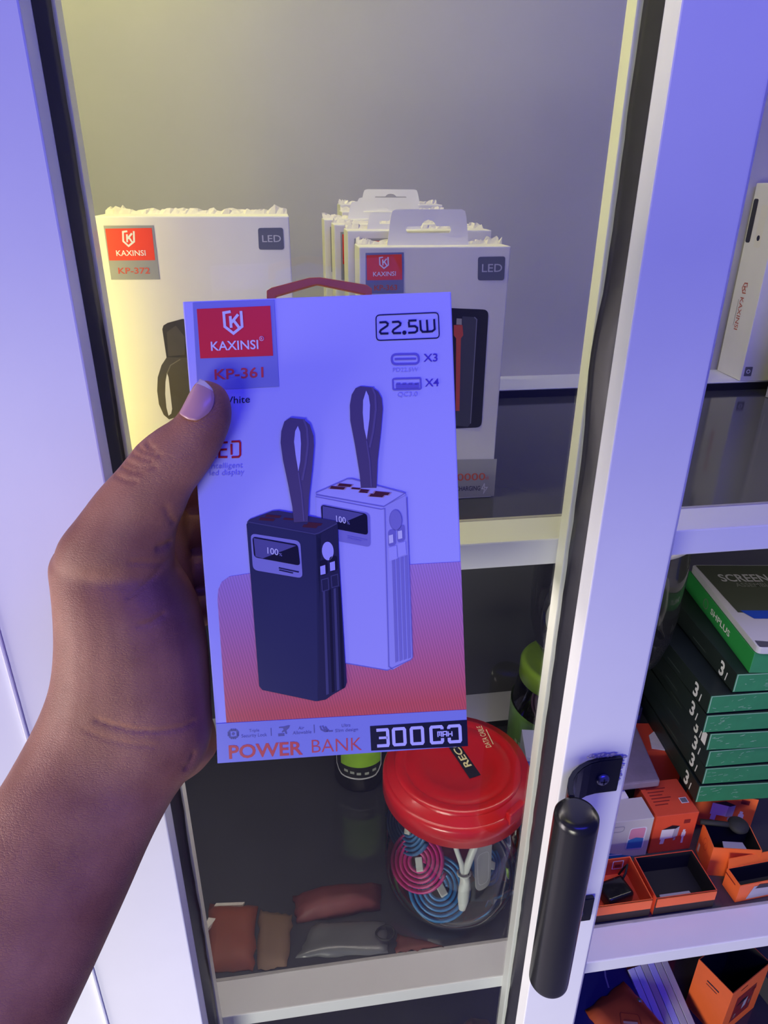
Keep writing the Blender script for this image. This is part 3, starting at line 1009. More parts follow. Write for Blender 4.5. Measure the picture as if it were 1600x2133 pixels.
def hang_tab(parent, cx, w, y, z0, h, lean=0.0):
    """hang tab with a euro slot, folded up from the box top"""
    bm = bmesh.new()
    hw = w / 2
    out = [(-hw * 1.06, 0), (hw * 1.06, 0)]
    out += [(hw * .97 + .0, h * .78), (hw * .93, h * .95), (hw * .84, h)]
    out += [(-hw * .84, h), (-hw * .93, h * .95), (-hw * .97, h * .78)]
    sw, s0, s1 = hw * .58, h * .36, h * .54
    slot = [(-sw, s0 + (s1 - s0) * .5), (-sw * .94, s1), (-sw * .34, s1)]
    slot += [(sw * .30 * math.cos(a), s1 + h * .18 * math.sin(a)) for a in (2.6, 2.1, 1.57, 1.05, .55)]
    slot += [(sw * .34, s1), (sw * .94, s1), (sw, s0 + (s1 - s0) * .5), (sw * .94, s0), (-sw * .94, s0)]
    edges = []
    for loop in (out, slot):
        vv = [bm.verts.new((a, 0, b)) for a, b in loop]
        edges += [bm.edges.new((vv[i], vv[(i + 1) % len(vv)])) for i in range(len(vv))]
    bmesh.ops.triangle_fill(bm, edges=edges, use_beauty=True, use_dissolve=False)
    r = bmesh.ops.extrude_face_region(bm, geom=bm.faces[:])
    bmesh.ops.translate(bm, verts=[v for v in r['geom'] if isinstance(v, bmesh.types.BMVert)], vec=(0, .0007, 0))
    bmesh.ops.recalc_face_normals(bm, faces=bm.faces[:])
    return bm_obj('hang_tab', bm, CARD, parent, mw=TR(cx, y, z0) @ Matrix.Rotation(math.radians(-lean), 4, 'X'))


hang_tab(b363, .0480, .0525, .0135, h363 - .0005, .0225, 3)
LBL = ['second white power bank box in the row behind the KP-363 box', 'third white power bank box in the row, red stripe at its left edge',
       'fourth white power bank box in the row, its left edge sticking out furthest', 'fifth white power bank box in the row, shifted right of the fourth',
       'rearmost white power bank box in the row, its hang tab tallest']
for k, (xl, y, h) in enumerate(((.0484, .5070, .1898), (.0421, .5420, .1918), (.0372, .5770, .1935), (.0548, .6200, .1975), (.0563, .6550, .2020))):
    o = thing('power_bank_box', LBL[k], 'box', TR(xl, y, 1.2803), 'white power bank boxes standing in a row on the upper shelf')
    wd = .101 if k < 3 else .0905
    box('carton', 0, wd, 0, .029, 0, h, CARD, o, bevel=.0007)
    ragged_top('torn_flap', .0006, wd - .0006, 0, .029, h, .0025, o, 20 + k)
    fr_ = (Vector((0, 0, 0)), Vector((1, 0, 0)), Vector((0, 0, 1)), Vector((0, -1, 0)))
    p = Print()
    p.poly([(.0045, h - .038), (.029, h - .038), (.029, h - .005), (.0045, h - .005)], SIL2, 1)
    p.poly([(.0058, h - .027), (.0277, h - .027), (.0277, h - .0065), (.0058, h - .0065)], RED2, 2)
    p.build('brand_sticker', o, fr_)
    tab = {0: (.022, .016, .011), 2: (.047, .052, .0130), 3: (.040, .052, .011), 4: (.0465, .050, .0125)}.get(k)
    if tab:
        hang_tab(o, tab[0] + .012 if k == 0 else tab[0], tab[1] if k else .036, .0135, h - .0005, tab[2], 3)
b363['group'] = 'white power bank boxes standing in a row on the upper shelf'

# upright box beside the right end: printed side turned to the room
kx = thing('power_bank_box', 'beige-lit white box standing on the ledge with its brand lettering running sideways', 'box', TR(.5340, .7420, 1.2895, 86))
KW, KD, KH = .0535, .115, .212
box('carton', 0, KW, -KD, 0, 0, KH, CARD, kx, bevel=.0007)
# local x runs along the printed side (towards the back wall), outward normal is local +y
fk = (Vector((0, 0, 0)), Vector((1, 0, 0)), Vector((0, 0, 1)), Vector((0, 1, 0)))
p = Print()
KR = mat('brand_dull_red', (.48, .10, .06), .5)
p.emblem(lambda u, v: (.0375 - .010 * v, .1080 - .013 * u), KR, 1, .0013)
p.text('KAXINSI', (.0360, .0910), (.0360, .0540), (.0285, .0910), KR, 1, .008)
p.stroke([(.0390, .088), (.0390, .058)], .0006, BLACK, 1)
p.build('brand_lettering', kx, fk)
p = Print()
p.poly(rrect([(.0420, .150), (.0515, .150), (.0515, .196), (.0420, .196)], .3), PB3, 1)
p.poly(rrect([(.0200, .146), (.0330, .146), (.0330, .190), (.0200, .190)], .25), mat('print_pale_gadget', (.80, .78, .72), .4), 1)
p.disc((.0265, .156), .0030, PB3, 2)
p.build('printed_gadget', kx, fk)
p = Print()
p.poly(rrect([(-.012, .006), (-.003, .006), (-.003, .017), (-.012, .017)], .1), mat('print_badge_grey', (.16, .16, .17), .4), 1)
p.disc((-.0075, .0115), .0025, INK_WHITE, 2)
p.disc((-.0075, .0115), .0015, mat('print_badge_grey', (.16, .16, .17), .4), 3)
p.build('corner_badge', kx, (Vector((0, 0, 0)), Vector((0, 1, 0)), Vector((0, 0, 1)), Vector((-1, 0, 0))))
g2 = thing('carton_box', 'plain grey-looking carton on the upper shelf in front of the sideways-lettered box', 'box', TR(.5440, .7060, 1.2803, 17))
box('carton', 0, .10, -.15, 0, 0, .19, mat('grey_carton', (.50, .49, .47), .6, var=.06, vscale=20), g2, bevel=.001)
p = Print()
p.stroke([(-.005, .02), (-.005, .17)], .0012, CARD_TORN, 1)
p.build('tape_seam', g2, (Vector((0, 0, 0)), Vector((0, 1, 0)), Vector((0, 0, 1)), Vector((-1, 0, 0))))

# ------------------------------------------------------------------ lower shelf, left: jars and packets
Z2 = .7962
CLEAR = clear_mat('clear_jar_plastic', (.90, .93, .92), .03, 1.52, gloss=(1, 1, 1))
RED_LID = mat('red_lid_plastic', (.52, .008, .012), .28, coat=.3, bump=.03, bscale=120)


def jar_body(parent, R, h, neck, name='jar_wall', m=CLEAR):
    pr = [(.0005, .003), (R * .55, .0025), (R * .70, .0006), (R * .80, .0012), (R * .92, .008), (R * .985, .020), (R, .036),
          (R, h * .62), (R * .985, h * .72), (R * .93, h * .83), (neck + .002, h * .92), (neck, h * .95), (neck, h)]
    return lathe(name, pr, m, parent, 64)


rj = thing('storage_jar', 'big clear plastic jar with a red screw lid holding rolled cables', 'jar', TR(.1530, .5140, Z2))
jar_body(rj, .0740, .158, .064)
RL = .0762
lid = lathe('screw_lid', [(RL - .002, .139), (RL, .1395), (RL, .1585), (RL - .0012, .1610), (RL - .0040, .1626), (RL - .0105, .1645), (RL - .0112, .1652), (RL - .0116, .1695), (RL - .0130, .1716),
                          (RL - .0155, .1724), (RL - .0210, .1724), (RL - .0222, .1710), (RL - .0240, .1708), (RL - .0255, .1719), (RL - .040, .1721), (RL - .0405, .1716), (.0001, .1716)], RED_LID, rj, 72)
lidprof_in = lathe('lid_inside', [(RL - .002, .139), (RL - .004, .141), (RL - .004, .168), (.0001, .169)], RED_LID, lid, 48)
p = Print()
fl_ = (Vector((0, 0, .1722)), Vector((1, 0, 0)), Vector((0, 1, 0)), Vector((0, 0, 1)))


def lid_xy(px, py):
    v = CAM_R @ Vector(((px - 800.0) / FPX, -(py - 1066.5) / FPX, -1.0))
    q = CAM_POS + v * ((Z2 + .1722 - CAM_POS.z) / v.z)
    return Vector((q.x - .1530, q.y - .5140))


c0, c1 = lid_xy(948, 1556), lid_xy(990, 1618)
dd = (c1 - c0).normalized()
pp_ = Vector((-dd.y, dd.x)) * .0062
c0 = c0 - dd * .045
p.poly([c0 - pp_, c1 - pp_, c1 + pp_, c0 + pp_], BLACK, 1)
YEL = mat('yellow_print', (.82, .74, .38), .4)
p.text('RECCI', c1 - dd * .014 + pp_ * .62, c1 - dd * .056 + pp_ * .62, c1 - dd * .014 - pp_ * .62, YEL, 2, .02)
e0, e1 = lid_xy(1024, 1556), lid_xy(1003, 1512)
ed = (e1 - e0)
en = Vector((-ed.y, ed.x)).normalized()
p.text('DATA CABLE', e0, e1, e0 + en * .0062, YEL, 1, .01)
p.stroke([e0 + ed * .1 - en * .003, e0 + ed * .8 - en * .003], .0010, YEL, 1)
p.build('lid_lettering', lid, fl_)
# raised thumb tab on the lid rim
box('lid_tab', -.012, .012, -RL - .0006, -RL + .006, .155, .1688, RED_LID, lid, bevel=.002, mw=Matrix.Rotation(math.radians(35), 4, 'Z'))


def coil(name, label, loc, nrm, R, r0, m, cat='cable', group=None, turns=None, w=.0042, hgt=.0075):
    """flat charging cable rolled into a spiral disc with its plug lying inside"""
    nrm = Vector(nrm).normalized()
    q = nrm.to_track_quat('Z', 'Y').to_matrix().to_4x4()
    o = thing(name, label, cat, Matrix.Translation(loc) @ q, group)
    turns = turns or int((R - r0) / (w * .98))
    pts = []
    n = turns * 30
    for i in range(n + 1):
        t = i / n
        a = 2 * PI * turns * t
        rr = r0 + (R - r0) * t
        pts.append((rr * math.cos(a), rr * math.sin(a), .0008 * math.sin(a * 3 + R * 90)))
    sweep('cord', pts, w * .48, m, o, 8, ry=hgt / 2)
    box('plug', -.004, .004, -.003, .003, -.002, .012, mat('plug_white', (.75, .75, .73), .35), o, bevel=.001, mw=TR(r0 * .1, r0 * .2, 0, 30, 80))
    return o


BLUE_C = mat('blue_cable', (.035, .22, .56), .35)
PINK_C = mat('magenta_cable', (.62, .022, .24), .35)
RED_C = mat('crimson_cable', (.42, .012, .06), .4)
GRPC = 'rolled cables inside the red-lidded jar'
coil('rolled_cable', 'bright blue rolled flat cable at the front of the red-lidded jar', (.1320, .4830, .8250), (-.10, -.52, .85), .0325, .0085, BLUE_C, group=GRPC)
coil('rolled_cable', 'magenta rolled flat cable behind the bright blue one in the red-lidded jar', (.1120, .4960, .8530), (-.45, -.60, .66), .0310, .0070, PINK_C, group=GRPC)
coil('rolled_cable', 'dark blue rolled cable against the wall of the red-lidded jar', (.1055, .5220, .8790), (-.80, -.42, .42), .0310, .0090, mat('deep_blue_cable', (.03, .14, .36), .4), group=GRPC)
coil('rolled_cable', 'crimson rolled cable at the back of the red-lidded jar', (.1900, .5280, .8660), (.42, -.72, .50), .0310, .0080, RED_C, group=GRPC)
coil('rolled_cable', 'small blue rolled cable low beside the white plug in the red-lidded jar', (.1900, .5060, .8200), (.5, -.5, .70), .0210, .0080, BLUE_C, group=GRPC, hgt=.006)
WC = mat('white_cable_plastic', (.80, .79, .76), .38)
wc = thing('charging_cable', 'white charging cable bundled with ties hanging inside the red-lidded jar', 'cable', TR(.1520, .4650, .8240))
sweep('plug_boot', [(-.002, -.012, .004), (-.0005, -.0085, .014), (.0008, -.006, .027), (.001, -.0045, .038), (-.001, -.003, .046)], .0062, WC, wc, 12, taper=[.55, .95, 1, .85, .6])
sweep('cord', [(-.001, -.003, .045), (-.003, .000, .058), (-.008, .006, .074), (-.011, .010, .088), (-.008, .014, .100), (.004, .016, .106)], .0026, WC, wc, 8)
sweep('cord', [(.001, -.002, .045), (.006, .001, .060), (.012, .005, .076), (.020, .010, .092), (.022, .014, .104)], .0040, WC, wc, 8)
sweep('cable_tie', [(.0065 * math.cos(a), -.003 + .0055 * math.sin(a), .046) for a in [i * .5 for i in range(14)]], .0011, WC, wc, 6)
oc = thing('plug_card', 'pale rounded cable card upright inside the red-lidded jar beside the white cable', 'card', TR(.1770, .4700, .8300, 25, -18, 10))
prism('card', rrect([(-.010, 0), (.010, 0), (.014, .052), (-.012, .052)], .45, 6), 0, .0012, XZ, mat('grey_pvc_card', (.50, .48, .47), .4), oc, bevel=.0003)
pr_ = Print()
pr_.stroke(rrect([(-.007, .006), (.007, .006), (.009, .040), (-.008, .040)], .45), .0007, CARD, 1, True)
pr_.build('card_print', oc, (Vector((0, 0, 0)), Vector((1, 0, 0)), Vector((0, 0, 1)), Vector((0, -1, 0))))
ft = thing('foil_packet', 'crumpled silver foil packet at the right inside the red-lidded jar', 'packet', TR(.1880, .4720, .8060, 30, 35, 15))
bm = bmesh.new()
rnd = random.Random(4)
gr = [[bm.verts.new((-.010 + .020 * i / 4 + rnd.uniform(-.001, .001), rnd.uniform(-.003, .003), .030 * j / 5 + rnd.uniform(-.001, .001))) for i in range(5)] for j in range(6)]
for j in range(5):
    for i in range(4):
        bm.faces.new((gr[j][i], gr[j][i + 1], gr[j + 1][i + 1], gr[j + 1][i]))
r_ = bmesh.ops.extrude_face_region(bm, geom=bm.faces[:])
bmesh.ops.translate(bm, verts=[v for v in r_['geom'] if isinstance(v, bmesh.types.BMVert)], vec=(0, .0015, 0))
bmesh.ops.recalc_face_normals(bm, faces=bm.faces[:])
bm_obj('foil', bm, mat('silver_foil', (.62, .70, .74), .22, metal=.9), ft)

# dark jar with a green and black label, behind
dj = thing('supplement_jar', 'black jar with a green and black white-edged label behind the red-lidded jar', 'jar', TR(.0700, .6760, Z2))
BJ = mat('black_jar_plastic', (.014, .014, .015), .22)
jb = lathe('jar_wall', [(.0001, 0), (.027, 0), (.0315, .003), (.0335, .008), (.0335, .12), (.031, .132), (.026, .140), (.0001, .142)], BJ, dj, 48)
lathe('screw_lid', [(.030, .1405), (.031, .1415), (.031, .163), (.029, .165), (.0001, .165)], BJ, dj, 48)


def arc_label(a0, a1, z0, z1, r, m, name, parent, n=14, rnd_=0.0):
    verts, faces = [], []
    for i in range(n + 1):
        a = a0 + (a1 - a0) * i / n
        e = min(i, n - i) / n
        zz = z0 + (rnd_ * max(0, (1 - e / .18)) ** 2 if rnd_ else 0)
        verts += [(r * math.cos(a), r * math.sin(a), zz), (r * math.cos(a), r * math.sin(a), z1)]
    for i in range(n):
        faces.append((2 * i, 2 * i + 2, 2 * i + 3, 2 * i + 1))
    return mesh_obj(name, verts, faces, m, parent, smooth=True)


arc_label(-2.75, -.75, .026, .115, .0337, mat('label_white_edge', (.72, .72, .72), .4), 'label', jb, rnd_=.012)
arc_label(-2.70, -.80, .0285, .114, .0338, mat('label_black', (.02, .02, .02), .35), 'label', jb, rnd_=.012)
arc_label(-2.45, -.82, .046, .113, .0339, mat('label_lime', (.26, .50, .03), .4, var=.2, vscale=80), 'label', jb)
for a_, z_ in ((-2.3, .036), (-2.05, .035), (-1.8, .034), (-1.5, .0335), (-1.2, .036)):
    arc_label(a_, a_ + .16, z_, z_ + .004, .0340, mat('label_pale_text', (.42, .45, .38), .4), 'label_text', jb, 3)

# lime-lidded jar and the tub standing on it
lj = thing('storage_jar', 'clear jar with a lime green lid and green band label behind the red-lidded jar', 'jar', TR(.3220, .6600, Z2))
jar_body(lj, .0580, .150, .050)
LIME = mat('lime_lid_plastic', (.26, .46, .018), .32)
lathe('screw_lid', [(.050, .146), (.0515, .1465), (.0515, .166), (.049, .170), (.044, .171), (.042, .169), (.024, .169), (.022, .170), (.0001, .170)], LIME, lj, 56)
lathe('band_label', [(.0584, .040), (.0584, .108)], mat('green_band_label', (.12, .24, .05), .4, var=.3, vscale=90), lj, 56)
for k in range(8):
    a_ = -2.9 + k * .13
    arc_label(a_, a_ + .09, .058, .066, .0586, mat('label_green_text', (.42, .50, .30), .4), 'label_text', lj, 3)
coil('rolled_cable', 'dark purple rolled cable inside the lime-lidded jar', (.3150, .6420, Z2 + .120), (-.5, -.6, .6), .034, .008, mat('purple_cable', (.10, .03, .10), .4))
coil('rolled_cable', 'black rolled cable low inside the lime-lidded jar', (.3250, .6500, Z2 + .055), (-.5, -.5, .7), .036, .008, mat('black_cable', (.02, .02, .03), .4))
ut = thing('clear_tub', 'clear round-bottomed tub standing on the lime-lidded jar, cables inside', 'tub', TR(.3560, .6500, Z2 + .1712))
pr = [(.0005, .0012), (.034, .0010), (.042, .0004), (.050, .004), (.063, .016), (.075, .038), (.081, .062), (.083, .090), (.083, .190)]
lathe('tub_wall', pr, clear_mat('cloudy_tub_plastic', (.86, .88, .88), .06, 1.45, haze=.02, hazecol=(.5, .5, .55)), ut, 64)
lathe('tub_rim', [(.082, .188), (.0855, .189), (.0855, .197), (.082, .198), (.082, .188)], mat('grey_tub_rim', (.45, .45, .48), .4), ut, 64)
coil('rolled_cable', 'blue rolled cable at the right wall of the clear tub', (.4020, .6400, Z2 + .1712 + .075), (.65, -.65, .35), .030, .012, mat('ultramarine_cable', (.03, .05, .42), .35))
coil('rolled_cable', 'white rolled cable at the left wall of the clear tub', (.3080, .6280, Z2 + .1712 + .082), (-.70, -.62, .30), .030, .014, WC, hgt=.006)
coil('rolled_cable', 'green rolled cable in the middle of the clear tub', (.3500, .6300, Z2 + .1712 + .085), (-.2, -.85, .40), .032, .010, mat('green_cable', (.02, .24, .07), .35))

for z_, r_, c_, w_ in ((.0115, .046, (.10, .10, .11), 'grey rolled cable lying flat at the bottom of the clear tub'), (.0230, .054, (.04, .04, .05), 'charcoal rolled cable lying second in the clear tub'),
                       (.0345, .060, (.16, .16, .17), 'pale grey rolled cable lying uppermost under the upright coils in the clear tub')):
    coil('rolled_cable', w_, (.3560, .6500, Z2 + .1712 + z_), (.05, -.05, 1), r_, .012, mat('tub_cable_%d' % int(z_ * 1e4), c_, .4), hgt=.0085)

# blue and white carton behind the red jar
bw = thing('carton_box', 'white and blue carton standing between the red-lidded jar and the door stile', 'box', TR(.2500, .5700, Z2, -12))
box('carton', 0, .060, 0, .045, 0, .110, mat('pale_carton', (.50, .52, .56), .5), bw)
for z_ in (.018, .060, .092):
    p = Print()
    p.poly([(0.001, z_), (.059, z_), (.059, z_ + .012), (.001, z_ + .012)], mat('blue_band_ink', (.02, .05, .40), .4), 1)
    p.build('printed_band', bw, (Vector((0, 0, 0)), Vector((1, 0, 0)), Vector((0, 0, 1)), Vector((0, -1, 0))))


# packets and bags lying at the left
def packet(name, label, cat, pts, z, h, m, seed, crumple=.004, n=9, group=None, part='wrap'):
    """soft packet: a puffed, creased pillow over a four-cornered footprint"""
    rnd = random.Random(seed)
    a, b, c, d = [Vector((q[0], q[1], 0)) for q in pts]
    cx_ = (a + b + c + d) / 4
    o = thing(name, label, cat, Matrix.Translation((cx_.x, cx_.y, z)), group)
    bm = bmesh.new()
    tops, bots = [], []
    for j in range(n + 1):
        rt, rb = [], []
        for i in range(n + 1):
            u, v = i / n, j / n
            q = (a * (1 - u) + b * u) * (1 - v) + (d * (1 - u) + c * u) * v - cx_
            e = (1 - (2 * u - 1) ** 4) * (1 - (2 * v - 1) ** 4)
            zz = .0006 + h * (.15 + .85 * e ** .5) + crumple * noise.noise(Vector((q.x * 45 + seed, q.y * 45, seed))) * e ** .3
            jx = 0 if 0 < i < n else rnd.uniform(-.0015, .0015)
            jy = 0 if 0 < j < n else rnd.uniform(-.0015, .0015)
            rt.append(bm.verts.new((q.x + jx, q.y + jy, max(zz, .0008))))
            rb.append(bm.verts.new((q.x + jx, q.y + jy, 0.0002)))
        tops.append(rt)
        bots.append(rb)
    for j in range(n):
        for i in range(n):
            bm.faces.new((tops[j][i], tops[j][i + 1], tops[j + 1][i + 1], tops[j + 1][i]))
            bm.faces.new((bots[j][i], bots[j + 1][i], bots[j + 1][i + 1], bots[j][i + 1]))
    for k in range(n):
        bm.faces.new((bots[0][k], bots[0][k + 1], tops[0][k + 1], tops[0][k]))
        bm.faces.new((tops[n][k], tops[n][k + 1], bots[n][k + 1], bots[n][k]))
        bm.faces.new((bots[k + 1][0], bots[k][0], tops[k][0], tops[k + 1][0]))
        bm.faces.new((tops[k + 1][n], tops[k][n], bots[k][n], bots[k + 1][n]))
    bmesh.ops.recalc_face_normals(bm, faces=bm.faces[:])
    bm_obj(part, bm, m, o, smooth=True)
    return o


o = packet('orange_pouch', 'rust-orange paper pouch with a torn white corner lying at the left of the lower shelf', 'pouch',
           ((-.108, .444), (-.062, .440), (-.060, .506), (-.110, .516)), Z2, .012, mat('rust_paper', (.26, .055, .020), .6, var=.15, vscale=40), 11)
prism('torn_corner', [(-.026, .003), (-.016, .016), (-.024, .018), (-.027, .010)], .0075, .0115, XY, CARD_TORN, o)
prism('paper_rim', [(-.020, .034), (.010, .031), (.012, .034), (-.018, .037)], .004, .0065, XY, CARD_TORN, o)
packet('kraft_envelope', 'tan kraft envelope lying between the rust-orange pouch and the grey bag', 'envelope',
       ((-.058, .440), (-.030, .439), (-.022, .492), (-.058, .503)), Z2, .006, mat('kraft_paper', (.20, .12, .070), .7, var=.1, vscale=40), 12, .0015)
packet('red_pouch', 'dark red rolled fabric pouch lying behind the grey plastic bag', 'pouch',
       ((-.018, .482), (.070, .486), (.074, .512), (-.022, .512)), Z2, .020, mat('maroon_cloth', (.13, .024, .024), .6, var=.25, vscale=60), 13, .006)
o = packet('plastic_bag', 'grey see-through plastic bag with a dark ring mark lying at the front of the shelf', 'bag',
           ((-.020, .446), (.072, .4375), (.074, .472), (.000, .480)), Z2, .006, mat('grey_plastic_film', (.13, .135, .14), .25, var=.25, vscale=40), 14, .003)
sweep('ring_mark', [(.0395 + .0095 * math.cos(a), -.004 + .0075 * math.sin(a), .0082 + .0006 * math.sin(2 * a)) for a in [i * PI / 12 for i in range(25)]], .0011, BLACK_IN, o, 6)
packet('red_packet', 'flat brown-red paper packet lying under the front of the red-lidded jar', 'packet',
       ((.078, .438), (.130, .4365), (.118, .442), (.084, .456)), Z2, .003, mat('brown_red_paper', (.12, .03, .022), .6, var=.2, vscale=40), 15, .001)

# ------------------------------------------------------------------ lower shelf, right: cartons
FR = (Vector((0, 0, 0)), Vector((1, 0, 0)), Vector((0, 0, 1)), Vector((0, -1, 0)))


def carton(name, label, mw, w, d, h, m, group=None, bevel=.0006):
    o = thing(name, label, 'box', mw, group)
    box('carton', 0, w, 0, d, 0, h, m, o, bevel=bevel)
    return o


def open_box(label, mw, w, d, h, m_out, m_in=None, group=None, flap=None, name='open_box', m_front=None):
    o = thing(name, label, 'box', mw, group)
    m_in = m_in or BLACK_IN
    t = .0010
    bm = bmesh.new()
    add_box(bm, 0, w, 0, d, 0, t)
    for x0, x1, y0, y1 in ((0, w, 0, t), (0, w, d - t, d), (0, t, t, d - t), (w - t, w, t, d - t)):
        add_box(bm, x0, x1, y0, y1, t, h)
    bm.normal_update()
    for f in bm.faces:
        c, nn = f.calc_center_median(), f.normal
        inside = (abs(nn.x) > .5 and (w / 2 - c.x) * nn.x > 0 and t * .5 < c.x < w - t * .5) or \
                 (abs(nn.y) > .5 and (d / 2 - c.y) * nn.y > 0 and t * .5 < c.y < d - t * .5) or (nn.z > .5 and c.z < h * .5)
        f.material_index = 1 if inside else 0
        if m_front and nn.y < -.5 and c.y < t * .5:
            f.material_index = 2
    bm_obj('carton', bm, [m_out, m_in] + ([m_front] if m_front else []), o)
    if flap:
        for (side, ln, ang) in flap:
            fm = {'f': TR(0, 0, h) @ Matrix.Rotation(math.radians(ang), 4, 'X'),
                  'b': TR(0, d, h) @ Matrix.Rotation(math.radians(-ang), 4, 'X'),
                  'l': TR(0, 0, h) @ Matrix.Rotation(math.radians(-ang), 4, 'Y')}[side]
            if side == 'l':
                box('flap', -.0004, .0004, .001, d - .001, 0, ln, m_out, o, 0, mw=fm)
            else:
                box('flap', .001, w - .001, -.0004, .0004, 0, ln, m_out, o, 0, mw=fm)
    return o


def charger_print(o, w, h, sx=.5, sz=.5, s=.020, fr=FR):
    """plug charger and cable picture on an orange box"""
    p = Print()
    cw = mat('print_charger_white', (.74, .72, .74), .4)
    cg = mat('print_charger_grey', (.42, .40, .46), .4)
    x0, z0 = w * sx, h * sz
    p.poly([(x0 - s * .5, z0 - s * .45), (x0 + s * .32, z0 - s * .40), (x0 + s * .36, z0 + s * .40), (x0 - s * .5, z0 + s * .30)], cw, 1)
    p.poly([(x0 + s * .20, z0 - s * .44), (x0 + s * .50, z0 - s * .30), (x0 + s * .52, z0 + s * .44), (x0 + s * .24, z0 + s * .40)], cg, 2)
    p.poly([(x0 - s * .45, z0 + s * .32), (x0 + s * .05, z0 + s * .58), (x0 + s * .52, z0 + s * .46), (x0 + s * .30, z0 + s * .30)], BLACK, 3)
    p.poly([(x0 - s * .45, z0 - s * .8), (x0 - s * .22, z0 - s * .8), (x0 - s * .20, z0 - s * .44), (x0 - s * .43, z0 - s * .44)], cw, 1)
    p.poly([(x0 + s * .30, z0 - s * .62), (x0 + s * .42, z0 - s * .60), (x0 + s * .44, z0 - s * .40), (x0 + s * .32, z0 - s * .42)], cg, 1)
    xc = x0 + s * .85
    p.poly(rrect([(xc - s * .12, z0 - s * .42), (xc + s * .12, z0 - s * .42), (xc + s * .13, z0), (xc - s * .11, z0)], .4), cw, 1)
    p.stroke([(xc, z0 - s * .42), (xc + .0004, z0 - s * .9)], s * .12, cw, 1)
    p.stroke([(xc - s * .02, z0), (xc, z0 + s * .14)], s * .14, cw, 1)
    p.poly(rrect([(xc - s * .15, z0 + s * .62), (xc + s * .22, z0 + s * .62), (xc + s * .22, z0 + s * .90), (xc - s * .15, z0 + s * .90)], .1), mat('print_dark_red', (.22, .02, .02), .4), 1)
    p.build('printed_charger', o, fr)


GO = 'orange charger cartons heaped on the lower shelf'
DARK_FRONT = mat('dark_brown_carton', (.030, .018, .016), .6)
a_ = carton('earphone_box', 'white carton with a printed phone and blue lower corner among orange cartons', TR(.3020, .5100, Z2), .0825, .030, .0600, mat('grey_white_carton', (.52, .50, .48), .5))
p = Print()
p.poly(rrect([(.0545, .0140), (.0760, .0120), (.0765, .0480), (.0560, .0480)], .2), mat('print_phone_frame', (.70, .70, .74), .4), 1)
p.poly(rrect([(.0560, .0300), (.0745, .0290), (.0750, .0465), (.0570, .0465)], .2), mat('print_phone_pink', (.62, .25, .36), .4), 2)
p.poly([(.0560, .0150), (.0745, .0140), (.0746, .0295), (.0650, .0320), (.0560, .0285)], mat('print_phone_blue', (.04, .16, .42), .4), 3)
p.poly([(0, 0), (.070, 0), (.0, .022)], mat('print_blue_corner', (.01, .19, .46), .4), 1)
p.stroke(rrect([(.0330, .0440), (.0480, .0440), (.0490, .0520), (.0340, .0520)], .45), .0009, mat('print_pale_line', (.33, .33, .35), .4), 1, True)
p.stroke([(.032, .0075), (.052, .0065)], .0016, mat('print_phone_frame', (.70, .70, .74), .4), 2)
p.build('printed_phone', a_, FR)
prism('top_flap', [(.010, .028), (.066, .030), (.066, .044), (.010, .044)], .0600, .0612, XY, CARD, a_)
c_ = carton('charger_box', 'red-orange carton with a white plug charger printed on it, right of the white phone-print carton', TR(.3880, .5110, Z2), .0515, .0495, .0595, ORANGE_RED, GO)
charger_print(c_, .0515, .0595, .40, .52, .021)
p = Print()
for k in range(6):
    p.stroke([(.006, .038 - k * .0045), (.030 - (k % 3) * .004, .038 - k * .0045)], .0014, mat('print_dark_red', (.22, .02, .02), .4), 1)
p.poly([(.038, .014), (.047, .014), (.047, .022), (.038, .022)], CARD, 1)
p.poly([(.0388, .0148), (.0462, .0148), (.0462, .0212), (.0388, .0212)], mat('print_badge_grey', (.16, .16, .17), .4), 2)
p.build('top_print', c_, (Vector((0, 0, .0595)), Vector((1, 0, 0)), Vector((0, 1, 0)), Vector((0, 0, 1))))
d_ = carton('charger_box', 'bright orange carton turned askew under the green boxes, white charger picture on its face', TR(.4560, .5460, Z2, -25), .068, .034, .0590, ORANGE, GO)
charger_print(d_, .068, .0590, .50, .56, .024)
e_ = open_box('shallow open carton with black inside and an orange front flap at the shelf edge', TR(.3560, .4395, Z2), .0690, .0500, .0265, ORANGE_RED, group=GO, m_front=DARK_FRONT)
box('flap', .001, .068, -.0012, -.0004, .0135, .0262, ORANGE, e_, 0)
gp_ = prism('grey_insert', [(.010, .004), (.048, .004), (.046, .012), (.012, .012)], .012, .014, XY, mat('grey_plastic_insert', (.35, .34, .40), .4), e_)
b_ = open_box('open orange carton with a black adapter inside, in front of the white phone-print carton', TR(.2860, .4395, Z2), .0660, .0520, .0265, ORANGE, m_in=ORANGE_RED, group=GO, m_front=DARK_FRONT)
box('flap', .001, .065, -.0012, -.0004, .0135, .0262, ORANGE, b_, 0)
p = Print()
p.poly(rrect([(.046, .010), (.059, .010), (.059, .023), (.046, .023)], .08), CARD, 1)
p.poly(rrect([(.047, .011), (.058, .011), (.058, .022), (.047, .022)], .08), ORANGE_RED, 2)
p.poly([(.049, .013), (.056, .013), (.056, .017), (.049, .017)], mat('print_dark_red', (.22, .02, .02), .4), 3)
p.build('inside_print', b_, (Vector((0, .051, 0)), Vector((1, 0, 0)), Vector((0, 0, 1)), Vector((0, -1, 0))))
ad = thing('power_adapter', 'small black power adapter with its cord lying in the open orange carton', 'adapter', TR(.3240, .4640, Z2 + .0012, 12))
bm = bmesh.new()
add_box(bm, -.016, .016, -.012, .012, 0, .016, .004)
bm_obj('body', bm, mat('glossy_black_plastic', (.012, .012, .013), .15), ad, smooth=True)
